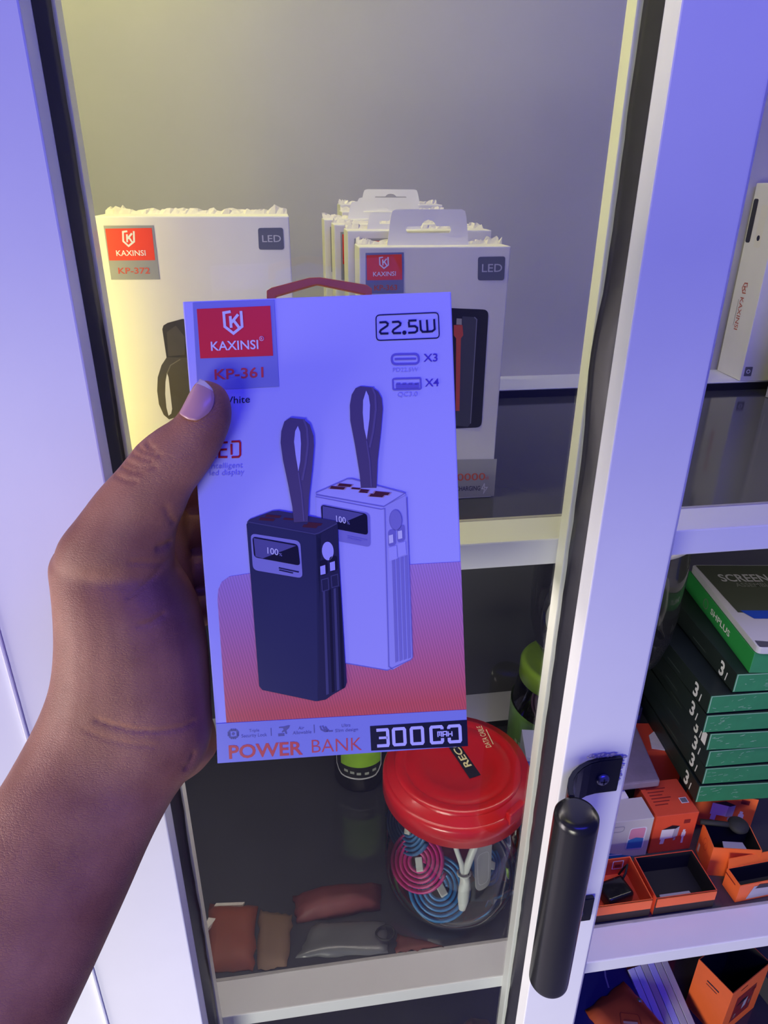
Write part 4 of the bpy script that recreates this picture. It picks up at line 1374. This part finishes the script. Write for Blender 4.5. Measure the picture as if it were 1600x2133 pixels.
sweep('cord', [(.012, .006, .010), (.020, .010, .018), (.024, .014, .024), (.0245, .018, .014), (.020, .019, .004)], .0012, BLACK_IN, ad, 6)
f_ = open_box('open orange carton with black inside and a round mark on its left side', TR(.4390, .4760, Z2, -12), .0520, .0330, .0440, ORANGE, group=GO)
LF = (Vector((0, 0, 0)), Vector((0, -1, 0)), Vector((0, 0, 1)), Vector((-1, 0, 0)))
p = Print()
p.stroke([(-.017 + .005 * math.cos(a), .029 + .008 * math.sin(a)) for a in [i * PI / 10 for i in range(20)]], .0008, ORANGE_RED, 1, True)
p.stroke([(-.019, .025), (-.016, .032)], .0008, ORANGE_RED, 1)
p.poly([(-.030, .004), (-.026, .004), (-.026, .016), (-.030, .016)], CARD, 1)
p.build('side_print', f_, LF)
prism('grey_insert', [(.016, .006), (.042, .006), (.040, .018), (.018, .018)], .032, .034, XY, mat('grey_plastic_insert', (.35, .34, .40), .4), f_)
g_ = open_box('open orange carton with black inside at the shelf edge, orange flap folded along its back', TR(.4520, .4405, Z2, 3), .0900, .0220, .0265, ORANGE, group=GO, flap=[('b', .012, 12)])
p = Print()
p.stroke([(-.022, .0205), (-.006, .0205)], .0016, mat('print_dark_red', (.22, .02, .02), .4), 1)
p.build('side_print', g_, LF)
p = Print()
p.poly([(.012, .003), (.040, .003), (.040, .020), (.018, .022)], mat('print_charger_grey', (.42, .40, .46), .4), 1)
p.poly([(.020, .018), (.044, .016), (.044, .022), (.024, .024)], BLACK, 2)
p.build('front_print', g_, FR)
ch = thing('power_adapter', 'black round plug on a cord lying between the orange cartons', 'adapter', TR(.4800, .4960, Z2 + .0450, -12))
sweep('cord', [(-.040, .004, .002), (-.022, .002, .003), (-.006, 0, .004)], .0030, BLACK_IN, ch, 8)
lathe('body', [(.0001, -.001), (.008, -.001), (.011, .003), (.011, .006), (.008, .009), (.0001, .010)], BLACK_IN, ch, 24)

# grey-violet wrapped flat pack lying on the cartons
fp = thing('wrapped_pack', 'dusty grey-violet plastic-wrapped flat pack lying on the cartons beside the stile', 'pack', TR(.3300, .5480, Z2 + .0640, 0))
prism('wrap', [(0, 0), (.0790, .0), (.0960, .105), (.040, .105)], 0, .010, XY, mat('dusty_violet_film', (.23, .19, .23), .45, var=.25, vscale=70, bump=.5, bscale=120), fp, bevel=.002)
# red and white torn cartons behind it
t1 = carton('charger_box', 'torn red and white carton behind the grey-violet flat pack', TR(.4230, .6050, Z2, -8), .050, .05, .062, ORANGE_RED, GO)
prism('torn_paper', [(.008, .004), (.026, .000), (.034, .020), (.022, .034), (.012, .026)], .0622, .0636, XY, CARD_TORN, t1)
t2 = carton('charger_box', 'dark navy carton behind the torn red and white carton', TR(.3980, .6600, Z2, -6), .042, .05, .085, mat('navy_carton', (.012, .018, .075), .5))
p = Print()
p.poly([(.002, .066), (.040, .066), (.040, .073), (.002, .073)], mat('blue_band_ink', (.02, .05, .40), .4), 1)
p.build('printed_band', t2, FR)

# stack of green screen boxes
SIDE_L = (Vector((0, 0, 0)), Vector((0, -1, 0)), Vector((0, 0, 1)), Vector((-1, 0, 0)))
GRN = mat('green_carton', (.030, .205, .085), .5, var=.18, vscale=70, bump=.1, bscale=120)
GRN_D = mat('black_green_carton', (.012, .020, .017), .45, var=.2, vscale=40)
GEDGE = mat('worn_green_edge', (.30, .48, .36), .7)
WORN = mat('white_stencil_ink', (.66, .68, .66), .5)
STL = ['lowest green-ended black screen box of the stack', 'second green-ended black screen box from the bottom of the stack', 'third green-ended black screen box from the bottom of the stack',
       'fourth green-ended black screen box from the bottom of the stack', 'fifth green-ended black screen box from the bottom, pushed out to the left',
       'sixth green-ended black screen box from the bottom, pushed out to the left', 'seventh green-ended black screen box, set back to the right under the bright green box']
zs = [.8580, .8860, .9120, .9375, .9640, .9905, 1.0165]
xs_ = [.4405, .4425, .4410, .4365, .4265, .4255, .4490]
for k in range(7):
    h = .0235 if k else .0250
    o = thing('screen_box', STL[k], 'box', TR(xs_[k], .5225, zs[k], -4 + (k % 3)), 'black and green phone screen boxes stacked on the orange cartons')
    bm = bmesh.new()
    add_box(bm, 0, .098, 0, .172, 0, h, .0006)
    for f in bm.faces:
        f.material_index = 1 if f.normal.y < -.5 or (f.normal.y > .5) else 0
    bm.normal_update()
    for f in bm.faces:
        f.material_index = 1 if abs(f.normal.y) > .6 else 0
    bm_obj('carton', bm, [GRN_D, GRN], o)
    p = Print()
    # outward left side: local x runs from the front corner to the back
    zc = h * .12
    p.text('3', (-.030, zc), (-.0215, zc), (-.030, zc + h * .74), WORN, 1, .03)
    p.build('side_numeral', o, SIDE_L)
    p = Print()
    p.stroke([(-.0165, zc), (-.0150, zc + h * .45)], .0016, WORN, 1)
    p.build('side_slash', o, SIDE_L)
    if k == 3:
        p = Print()
        p.poly([(-.013, .003), (-.004, .003), (-.004, .019), (-.013, .019)], CARD, 1)
        p.build('paper_patch', o, SIDE_L)
    p = Print()
    p.stroke([(-.060, zc + .004), (-.090, zc + .004)], .0012, mat('faint_side_print', (.05, .07, .06), .5), 1)
    p.build('side_line', o, SIDE_L)
    p = Print()
    rnd = random.Random(k)
    p.stroke([(.0012, .001), (.0012, h - .001)], .0009, GEDGE, 1)
    p.stroke([(.001, h - .0008), (.096, h - .0008)], .0007, GEDGE, 1)
    for q in range(14):
        x_ = rnd.uniform(.002, .05)
        z_ = rnd.uniform(.002, h - .004)
        p.stroke([(x_, z_), (x_ + rnd.uniform(.001, .006), z_ + rnd.uniform(-.001, .002))], rnd.uniform(.0002, .0006), GEDGE, 1)
    p.build('worn_edge', o, FR)
tb = thing('screen_box', 'bright green screen assembly box with a raised grey lid on top of the stack', 'box', TR(.4620, .5225, 1.0403, -8))
BG = mat('bright_green_carton', (.022, .27, .055), .42, var=.08, vscale=30)
bm = bmesh.new()
add_box(bm, 0, .105, 0, .168, 0, .0250, .0006)
bm.normal_update()
for f in bm.faces:
    f.material_index = 1 if abs(f.normal.y) > .6 else 0
bm_obj('carton', bm, [BG, GRN], tb)
lidt = prism('lid', rrect([(.001, -.002), (.112, -.002), (.112, .168), (.001, .168)], .06), .0254, .0335, XY, mat('grey_lid_card', (.46, .47, .50), .45), tb, bevel=.0008)
p = Print()
p.poly([(.010, .062), (.110, .062), (.110, .166), (.006, .166)], mat('print_dark_olive', (.050, .062, .040), .4), 1)
p.poly([(.022, .050), (.110, .050), (.110, .066), (.014, .066)], mat('print_royal_blue', (.012, .06, .40), .4), 2)
p.text('SCREEN', (.022, .128), (.080, .128), (.022, .145), mat('print_grey_white', (.36, .38, .37), .4), 2, .02)
p.text('ASSEMBLY', (.034, .116), (.080, .116), (.034, .125), mat('print_grey_olive', (.15, .17, .14), .4), 2, .01)
p.stroke([(.040, .026), (.062, .026)], .0020, mat('print_badge_grey', (.16, .16, .17), .4), 2)
p.poly([(.003, -.001), (.018, -.001), (.018, .008), (.003, .010)], mat('print_slate_panel', (.070, .072, .095), .35), 2)
p.build('lid_print', lidt, (Vector((0, 0, .0336)), Vector((1, 0, 0)), Vector((0, 1, 0)), Vector((0, 0, 1))))
p = Print()
p.text('SHPLUS', (-.098, .009), (-.050, .009), (-.098, .0165), WORN, 1, .015)
p.stroke([(-.112 + .0055 * math.cos(a), .0125 + .006 * math.sin(a)) for a in [i * PI / 8 for i in range(16)]], .0011, mat('print_grey_olive', (.15, .17, .14), .4), 1, True)
p.build('side_lettering', tb, (Vector((0, 0, 0)), Vector((0, -1, 0)), Vector((0, 0, 1)), Vector((-1, 0, 0))))
# ------------------------------------------------------------------ bottom compartment
Z3 = .4502
kb = open_box('tall open orange carton with black inside standing under the lower shelf', TR(.5320, .4770, Z3, 22), .0800, .0520, .1010, ORANGE, group=None)
p = Print()
p.stroke([(-.034, .080), (-.016, .080)], .0024, BLACK, 1)
p.stroke([(-.034, .074), (-.018, .074)], .0012, BLACK, 1)
p.build('side_lettering', kb, LF)
p = Print()
p.poly([(.018, .020), (.060, .020), (.060, .075), (.018, .075)], mat('print_dark_red', (.22, .02, .02), .4), 1)
charger_print(kb, .080, .101, .42, .45, .026)
p.stroke([(.020, .090), (.034, .091)], .0014, BLACK, 2)
p.build('front_print', kb, FR)
iv = packet('orange_envelope', 'orange padded envelope with a metal snap, corner pointing up, under the lower shelf', 'envelope',
            ((.3700, .4700), (.4560, .4600), (.4200, .5380), (.3500, .5100)), .4990, .012, mat('orange_leatherette', (.46, .075, .020), .55, var=.1, vscale=40), 31, .001)
lathe('snap', [(.0001, .0025), (.0028, .0020), (.0036, 0)], mat('dull_metal', (.2, .2, .24), .35, metal=.8), iv, 16, mw=TR(.0270, .014, .0092))
p = Print()
p.stroke(rrect([(-.014, -.020), (.012, -.026), (.016, -.004), (-.008, .002)], .15), .0007, mat('print_dark_red', (.22, .02, .02), .4), 1, True)
p.stroke([(-.008, -.010), (.010, -.014)], .0030, mat('print_pale_tan', (.62, .42, .30), .4), 1)
p.build('stamp', iv, (Vector((0, 0, .0128)), Vector((1, 0, 0)), Vector((0, 1, 0)), Vector((0, 0, 1))))
nb = carton('carton_box', 'dark blue carton under the orange envelope and striped panel', TR(.2980, .4500, Z3, 0), .135, .140, .0480, mat('deep_blue_carton', (.022, .026, .16), .5, var=.1, vscale=20))
p = Print()
p.stroke([(.098, .085), (.100, .100), (.104, .112)], .0022, mat('pale_scratch', (.30, .30, .42), .6), 1)
p.build('scratch', nb, (Vector((0, 0, .048)), Vector((1, 0, 0)), Vector((0, 1, 0)), Vector((0, 0, 1))))
sp_ = thing('striped_panel', 'ribbed panel striped lavender and grey leaning beside the tall open orange carton', 'panel', TR(.4900, .4560, Z3 + .0055, 10, -62))
for k, m_ in enumerate((mat('lavender_strip', (.52, .52, .74), .4), mat('lavender_strip', (.52, .52, .74), .4), mat('grey_strip', (.44, .43, .42), .5), mat('violet_strip', (.40, .40, .72), .4), mat('grey_strip', (.44, .43, .42), .5), mat('grey_strip', (.44, .43, .42), .5))):
    box('strip', -.044 + k * .0105, -.0343 + k * .0105, 0, .004 + (k % 2) * .001, 0, .115, m_, sp_, bevel=.0008)
pk = carton('carton_box', 'pink-red carton with a dark blue lower band under the shelf behind the striped panel', TR(.4700, .6150, Z3, -4), .085, .060, .120, mat('pink_red_carton', (.62, .06, .10), .45))
p = Print()
p.poly([(.001, .094), (.084, .094), (.084, .106), (.001, .106)], mat('print_dark_blue', (.012, .010, .16), .4), 1)
p.disc((.046, .112), .0024, INK_WHITE, 1)
p.disc((.066, .114), .0020, mat('print_bright_blue', (.15, .15, .9), .4), 1)
p.build('printed_band', pk, FR)
wr = thing('loose_cord', 'thin brown cord looped over the striped panel', 'cord', TR(.4700, .5500, .5720))
sweep('cord', [(-.040, .014, .002), (-.020, .006, .000), (-.004, -.004, -.006), (.010, -.010, -.010), (.026, -.010, -.008), (.034, -.004, -.004), (.026, .004, .001), (.010, .012, .004), (.000, .024, .008)], .0011, mat('brown_cord', (.16, .09, .07), .6), wr, 6)
gb = carton('carton_box', 'dull dark grey carton lying right of the tall open orange carton', TR(.6350, .4700, Z3, 10), .10, .14, .040, mat('dull_dark_carton', (.05, .05, .06), .6, var=.2, vscale=30))
p = Print()
p.stroke([(.01, .03), (.02, .036), (.03, .03)], .003, CARD_TORN, 1)
p.build('label_scrap', gb, (Vector((0, 0, .040)), Vector((1, 0, 0)), Vector((0, 1, 0)), Vector((0, 0, 1))))
# left part of the bottom compartment: small dark packs and a rust pouch, a few pixels each
for k in range(8):
    x_ = -.085 + k * .031
    o = thing('accessory_pack', 'small dark accessory pack with a pale label under the left part of the lower shelf', 'packet', TR(x_, .452 + (k % 2) * .006, Z3, random.uniform(-14, 14)), 'dark accessory packs in the bottom compartment')
    box('pack', 0, .027, 0, .040, 0, .115 - (k % 3) * .012, mat('dark_pack_%d' % (k % 3), ((.02, .02, .025), (.035, .03, .03), (.05, .05, .055))[k % 3], .3), o, bevel=.002)
    p = Print()
    p.poly([(.006, .010), (.021, .010), (.021, .024), (.006, .024)], mat('pack_pale_label', (.20, .20, .22), .5), 1)
    p.build('label', o, (Vector((0, 0, .115 - (k % 3) * .012)), Vector((1, 0, 0)), Vector((0, 1, 0)), Vector((0, 0, 1))))
packet('rust_pouch', 'rust-brown pouch standing among dark packs under the lower shelf beside the stile', 'pouch',
       ((.170, .440), (.215, .438), (.218, .500), (.168, .502)), Z3, .120, mat('rust_leather', (.24, .060, .030), .5, var=.2, vscale=40), 33, .010)

# ------------------------------------------------------------------ the hand and forearm
def skin_material():
    m = bpy.data.materials.new('brown_skin')
    m.use_nodes = True
    nt = m.node_tree
    b = nt.nodes['Principled BSDF']
    b.inputs['Roughness'].default_value = .48
    b.inputs['Specular IOR Level'].default_value = .42
    b.inputs['Subsurface Weight'].default_value = .12
    b.inputs['Subsurface Radius'].default_value = (.004, .0015, .0008)
    tc = nt.nodes.new('ShaderNodeTexCoord')
    # blotchy base tone
    n1 = nt.nodes.new('ShaderNodeTexNoise')
    n1.inputs['Scale'].default_value = 38
    n1.inputs['Detail'].default_value = 6
    nt.links.new(tc.outputs['Object'], n1.inputs['Vector'])
    cr = nt.nodes.new('ShaderNodeValToRGB')
    cr.color_ramp.elements[0].position = .32
    cr.color_ramp.elements[0].color = (.33, .130, .056, 1)
    cr.color_ramp.elements[1].position = .70
    cr.color_ramp.elements[1].color = (.49, .220, .102, 1)
    nt.links.new(n1.outputs['Fac'], cr.inputs[0])
    # fine criss-cross skin lines: cells drawn out across the limb
    mp = nt.nodes.new('ShaderNodeMapping')
    mp.inputs['Rotation'].default_value = (.2, .45, .3)
    mp.inputs['Scale'].default_value = (0.75, 1.0, 1.9)
    nt.links.new(tc.outputs['Object'], mp.inputs[0])
    nz = nt.nodes.new('ShaderNodeTexNoise')
    nz.inputs['Scale'].default_value = 120
    nt.links.new(mp.outputs[0], nz.inputs['Vector'])
    ad_ = nt.nodes.new('ShaderNodeMixRGB')
    ad_.blend_type = 'ADD'
    ad_.inputs[0].default_value = .0035
    nt.links.new(mp.outputs[0], ad_.inputs[1])
    nt.links.new(nz.outputs['Color'], ad_.inputs[2])
    v1 = nt.nodes.new('ShaderNodeTexVoronoi')
    v1.feature = 'DISTANCE_TO_EDGE'
    v1.inputs['Scale'].default_value = 620
    nt.links.new(ad_.outputs[0], v1.inputs['Vector'])
    v2 = nt.nodes.new('ShaderNodeTexVoronoi')
    v2.feature = 'DISTANCE_TO_EDGE'
    v2.inputs['Scale'].default_value = 1500
    nt.links.new(ad_.outputs[0], v2.inputs['Vector'])
    m1 = nt.nodes.new('ShaderNodeMapRange')
    m1.inputs['From Max'].default_value = .18
    nt.links.new(v1.outputs['Distance'], m1.inputs['Value'])
    m2 = nt.nodes.new('ShaderNodeMapRange')
    m2.inputs['From Max'].default_value = .22
    m2.inputs['To Max'].default_value = .45
    nt.links.new(v2.outputs['Distance'], m2.inputs['Value'])
    sm = nt.nodes.new('ShaderNodeMath')
    sm.operation = 'ADD'
    nt.links.new(m1.outputs[0], sm.inputs[0])
    nt.links.new(m2.outputs[0], sm.inputs[1])
    # creases are a little darker
    dk = nt.nodes.new('ShaderNodeMix')
    dk.data_type = 'RGBA'
    dk.blend_type = 'MULTIPLY'
    dk.inputs[0].default_value = 1
    rmp = nt.nodes.new('ShaderNodeMapRange')
    rmp.inputs['From Max'].default_value = .6
    rmp.inputs['To Min'].default_value = .84
    rmp.inputs['To Max'].default_value = 1.0
    nt.links.new(sm.outputs[0], rmp.inputs['Value'])
    nt.links.new(cr.outputs[0], dk.inputs[6])
    nt.links.new(rmp.outputs[0], dk.inputs[7])
    nt.links.new(dk.outputs[2], b.inputs['Base Color'])
    bp = nt.nodes.new('ShaderNodeBump')
    bp.inputs['Strength'].default_value = .24
    bp.inputs['Distance'].default_value = .0007
    nl = nt.nodes.new('ShaderNodeTexNoise')
    nl.inputs['Scale'].default_value = 22
    nt.links.new(tc.outputs['Object'], nl.inputs['Vector'])
    rl = nt.nodes.new('ShaderNodeMapRange')
    rl.inputs['From Min'].default_value = .36
    rl.inputs['From Max'].default_value = .66
    rl.inputs['To Min'].default_value = .25
    nt.links.new(nl.outputs['Fac'], rl.inputs['Value'])
    ml = nt.nodes.new('ShaderNodeMath')
    ml.operation = 'MULTIPLY'
    nt.links.new(sm.outputs[0], ml.inputs[0])
    nt.links.new(rl.outputs[0], ml.inputs[1])
    nt.links.new(ml.outputs[0], bp.inputs['Height'])
    nt.links.new(bp.outputs['Normal'], b.inputs['Normal'])
    return m


SKIN = skin_material()

# limbs as lofts: (left edge, right edge) across the limb as seen, distance of the middle, half thickness
VIEW = (CAM_R @ Vector((0, 0, -1))).normalized()


def ring_from(L, R, d, th, roll=0.0, n=28, sq=2.2):
    a, b = at(L[0], L[1], d), at(R[0], R[1], d)
    c = (a + b) / 2
    u = (b - a) / 2
    w = VIEW - u.normalized() * VIEW.dot(u.normalized())
    w = w.normalized() * th + u * roll
    out = []
    for i in range(n):
        t = 2 * PI * i / n
        ct, st_ = math.cos(t), math.sin(t)
        e = 2.0 / sq
        out.append(c + u * (abs(ct) ** e * (1 if ct >= 0 else -1)) + w * (abs(st_) ** e * (1 if st_ >= 0 else -1)))
    return out


def loft(bm, rings):
    n = len(rings[0])
    vv = [[bm.verts.new(p) for p in r] for r in rings]
    for k in range(len(rings) - 1):
        for i in range(n):
            j = (i + 1) % n
            bm.faces.new((vv[k][i], vv[k][j], vv[k + 1][j], vv[k + 1][i]))
    for r, fl_ in ((vv[0], True), (vv[-1], False)):
        c = sum((v.co for v in r), Vector()) / n
        cv = bm.verts.new(c)
        for i in range(n):
            j = (i + 1) % n
            bm.faces.new((cv, r[j], r[i]) if fl_ else (cv, r[i], r[j]))


def catmull(rows, sub=4):
    """smooth rows of numbers"""
    out = []
    N = len(rows)
    for k in range(N - 1):
        p0, p1, p2, p3 = rows[max(k - 1, 0)], rows[k], rows[k + 1], rows[min(k + 2, N - 1)]
        for s in range(sub):
            t = s / sub
            out.append([.5 * (2 * b + (c - a) * t + (2 * a - 5 * b + 4 * c - d) * t * t + (3 * b - a - 3 * c + d) * t ** 3)
                        for a, b, c, d in zip(p0, p1, p2, p3)])
    out.append(list(rows[-1]))
    return out


# thumb (tip to base), thenar and palm, wrist, forearm
thumb = [(425, 793, 452, 798, .2925, .0035), (410, 796, 470, 812, .2918, .0065), (396, 820, 481, 840, .2915, .0085), (382, 846, 482, 872, .2915, .0092),
         (364, 872, 471, 908, .2920, .0096), (328, 894, 452, 950, .2930, .0098), (288, 926, 426, 990, .2945, .0105), (250, 974, 399, 1026, .2970, .0115),
         (208, 1020, 384, 1062, .3000, .0130), (163, 1080, 368, 1100, .3040, .0150), (128, 1128, 362, 1140, .3080, .0180), (118, 1178, 362, 1186, .3125, .0205),
         (135, 1230, 370, 1240, .3165, .0190), (165, 1290, 360, 1300, .3200, .0150), (200, 1340, 330, 1345, .3220, .0090)]
palm = [(215, 1085, 320, 1095, .3260, .0070), (165, 1110, 335, 1118, .3240, .0140), (130, 1140, 352, 1145, .3220, .0200), (113, 1176, 370, 1180, .3200, .0245), (117, 1218, 393, 1216, .3195, .0262), (122, 1265, 413, 1266, .3190, .0270),
        (124, 1320, 428, 1338, .3190, .0270), (121, 1374, 434, 1404, .3190, .0262), (112, 1424, 437, 1466, .3185, .0250), (95, 1471, 440, 1530, .3180, .0235),
        (70, 1523, 420, 1588, .3170, .0225), (40, 1578, 386, 1628, .3150, .0222), (8, 1632, 353, 1676, .3120, .0226), (-42, 1708, 311, 1757, .3080, .0235),
        (-108, 1806, 262, 1868, .3020, .0250), (-178, 1910, 206, 1992, .2950, .0265), (-250, 2020, 151, 2110, .2880, .0280), (-350, 2175, 62, 2300, .2780, .0300),
        (-480, 2380, -60, 2560, .2660, .0325)]
bm = bmesh.new()
loft(bm, [ring_from((r[0], r[1]), (r[2], r[3]), r[4], r[5], sq=2.1) for r in catmull(thumb)])
loft(bm, [ring_from((r[0], r[1]), (r[2], r[3]), r[4], r[5], sq=2.25) for r in catmull(palm)])


def bl(x, y, z):
    return BOXM @ Vector((x, y, z))


def finger(pts, rad, n=20):
    rows = catmull([list(p) + [r] for p, r in zip(pts, rad)], 5)
    P = [Vector(r[:3]) for r in rows]
    rings = []
    for k, p in enumerate(P):
        t = (P[min(k + 1, len(P) - 1)] - P[max(k - 1, 0)]).normalized()
        s = t.cross(Vector((0, 0, 1))).normalized()
        u = s.cross(t).normalized()
        r = rows[k][3]
        rings.append([p + s * (math.cos(a) * r * .94) + u * (math.sin(a) * r) for a in [2 * PI * i / n for i in range(n)]])
    loft(bm, rings)


# four fingers wrap behind the box, pads against its back panel
R0 = .0098
for z0, z1, L, r, kx_ in ((.1180, .124, .072, .0098, -.040), (.0975, .102, .080, .0100, -.042), (.0770, .080, .074, .0097, -.040), (.0575, .058, .058, .0088, -.034)):
    yb = BD + r
    finger([bl(kx_ - .004, .012, z0 - .006), bl(kx_ + .002, .026, z0 - .002), bl(kx_ + .016, yb + .0035, z0 + .003), bl(kx_ + .034, yb + .0055, z0 + .006),
            bl(kx_ + .050, yb + .0045, (z0 + z1) / 2 + .004), bl(L * .62, yb + .0018, z1), bl(L * .80, yb + .0006, z1 + .001), bl(L * .93, yb + .0006, z1 + .0015), bl(L, yb + .001, z1 + .002)],
           [r * 1.30, r * 1.30, r * 1.22, r * 1.10, r * 1.05, r * .98, r * .94, r * .80, r * .40])
# hollow of the palm behind the box edge
loft(bm, [ring_from((L_[0], L_[1]), (R_[0], R_[1]), d_, t_, sq=3.0) for L_, R_, d_, t_ in
          (((215, 1040), (352, 1030), .343, .004), ((190, 1070), (384, 1062), .343, .009), ((180, 1140), (392, 1136), .343, .011), ((178, 1240), (402, 1236), .344, .011), ((180, 1340), (412, 1336), .346, .011),
           ((185, 1440), (420, 1436), .347, .010), ((200, 1500), (425, 1490), .346, .008), ((220, 1530), (400, 1520), .345, .004))])
# heel of the hand below the little finger, showing at the box corner
loft(bm, [ring_from((L_[0], L_[1]), (R_[0], R_[1]), d_, t_) for L_, R_, d_, t_ in
          (((330, 1500), (430, 1470), .332, .012), ((330, 1540), (446, 1522), .334, .016), ((325, 1580), (452, 1566), .334, .017), ((320, 1612), (424, 1600), .332, .014), ((310, 1640), (390, 1624), .328, .009))])
bmesh.ops.recalc_face_normals(bm, faces=bm.faces[:])
me = bpy.data.meshes.new('raw_hand')
bm.to_mesh(me)
bm.free()
tmp = bpy.data.objects.new('raw_hand', me)
COL.objects.link(tmp)
md = tmp.modifiers.new('r', 'REMESH')
md.mode = 'VOXEL'
md.voxel_size = .0013
sm_ = tmp.modifiers.new('s', 'SMOOTH')
sm_.factor = .5
sm_.iterations = 14
dg = bpy.context.evaluated_depsgraph_get()
dg.update()
hm = bpy.data.meshes.new_from_object(tmp.evaluated_get(dg))
bpy.data.objects.remove(tmp, do_unlink=True)
hm.name = 'hand'

# skin folds: carved along lines seen on the hand
BV = BVHTree.FromPolygons([v.co for v in hm.vertices], [tuple(p.vertices) for p in hm.polygons])


def on_skin(px, py):
    d = (at(px, py, 1.0) - CAM_POS).normalized()
    h = BV.ray_cast(CAM_POS, d)
    return h[0], h[1]


folds = [  # polyline in photo positions, depth, half width
    ([(287, 930), (300, 940), (318, 946), (336, 948)], .00065, .00070),
    ([(276, 944), (296, 954), (316, 960)], .00065, .00070),
    ([(262, 962), (286, 972), (304, 974), (326, 972)], .00065, .00070),
    ([(254, 972), (275, 982), (300, 984)], .00065, .00070),
    ([(240, 990), (262, 1000), (285, 1003)], .00065, .00070),
    ([(306, 922), (312, 932), (322, 936)], .0008, .0008),
    ([(345, 1170), (325, 1195), (300, 1220), (265, 1248)], .0007, .0009),
    ([(350, 1168), (330, 1174), (300, 1172), (270, 1172)], .0006, .0009),
    ([(340, 1280), (315, 1298), (290, 1304)], .0006, .0011),
    ([(355, 1131), (342, 1138), (330, 1142)], .0012, .0014),
    ([(200, 1500), (235, 1512), (280, 1522), (330, 1524), (380, 1516), (408, 1502)], .0007, .0010),
    ([(175, 1520), (215, 1538), (265, 1550), (330, 1556)], .0004, .0008),
    ([(388, 1600), (398, 1588), (404, 1570)], .0010, .0012),
    ([(363, 1090), (352, 1075), (345, 1055)], .0007, .0011)]
from mathutils.kdtree import KDTree
kd = KDTree(len(hm.vertices))
for i, v in enumerate(hm.vertices):
    kd.insert(v.co, i)
kd.balance()
disp = {}
for pl, dep, hw in folds:
    for a, b in zip(pl[:-1], pl[1:]):
        for s in range(12):
            t = s / 12
            loc, nr = on_skin(a[0] * (1 - t) + b[0] * t, a[1] * (1 - t) + b[1] * t)
            if loc is None:
                continue
            for co, i, dist in kd.find_range(loc, hw * 2.2):
                w_ = dep * math.exp(-(dist / hw) ** 2)
                if w_ > disp.get(i, (0, None))[0]:
                    disp[i] = (w_, nr)
for i, (w_, nr) in disp.items():
    hm.vertices[i].co -= nr * w_
hm.materials.clear()
hm.materials.append(SKIN)
for p_ in hm.polygons:
    p_.use_smooth = True
hand = bpy.data.objects.new('person', hm)
COL.objects.link(hand)
tag(hand, "bare brown left hand and forearm reaching in, thumb on the front of the held box", 'person')

# thumbnail laid on the thumb
NAIL = mat('thumb_nail', (.62, .33, .30), .32, coat=.15, var=.06, vscale=90)
NAIL_TIP = mat('nail_free_edge', (.78, .68, .62), .35)
BV = BVHTree.FromPolygons([v.co for v in hm.vertices], [tuple(p.vertices) for p in hm.polygons])
left = [(409, 795), (407, 798), (399, 814), (390, 833), (381, 850), (375, 862)]
right = [(441, 812), (443, 815), (447, 830), (444, 848), (434, 863), (412, 876)]
nu, nv = 8, len(left) - 1
grid = []
ok = True
for j in range(nv + 1):
    row = []
    for i in range(nu + 1):
        t = i / nu
        x = left[j][0] * (1 - t) + right[j][0] * t
        y = left[j][1] * (1 - t) + right[j][1] * t
        if j == 0:
            y -= 7 * math.sin(PI * t)
        if j == nv:
            y += 5 * math.sin(PI * t)
        loc, nr = on_skin(x, y)
        if loc is None:
            loc, nr, _i, _d = BV.find_nearest(at(x, y, .285))
        row.append(loc + nr * (.0008 if 0 < i < nu else .0002))
    grid.append(row)
verts = [v for r in grid for v in r]
faces, fm = [], []
for j in range(nv):
    for i in range(nu):
        a = j * (nu + 1) + i
        faces.append((a, a + 1, a + nu + 2, a + nu + 1))
        fm.append(1 if j == 0 else 0)
nail = mesh_obj('thumbnail', verts, faces, [NAIL, NAIL_TIP], hand, fmi=fm, smooth=True)
sd = nail.modifiers.new('sub', 'SUBSURF')
sd.levels = sd.render_levels = 2
so = nail.modifiers.new('thick', 'SOLIDIFY')
so.thickness = .0006
so.offset = 0
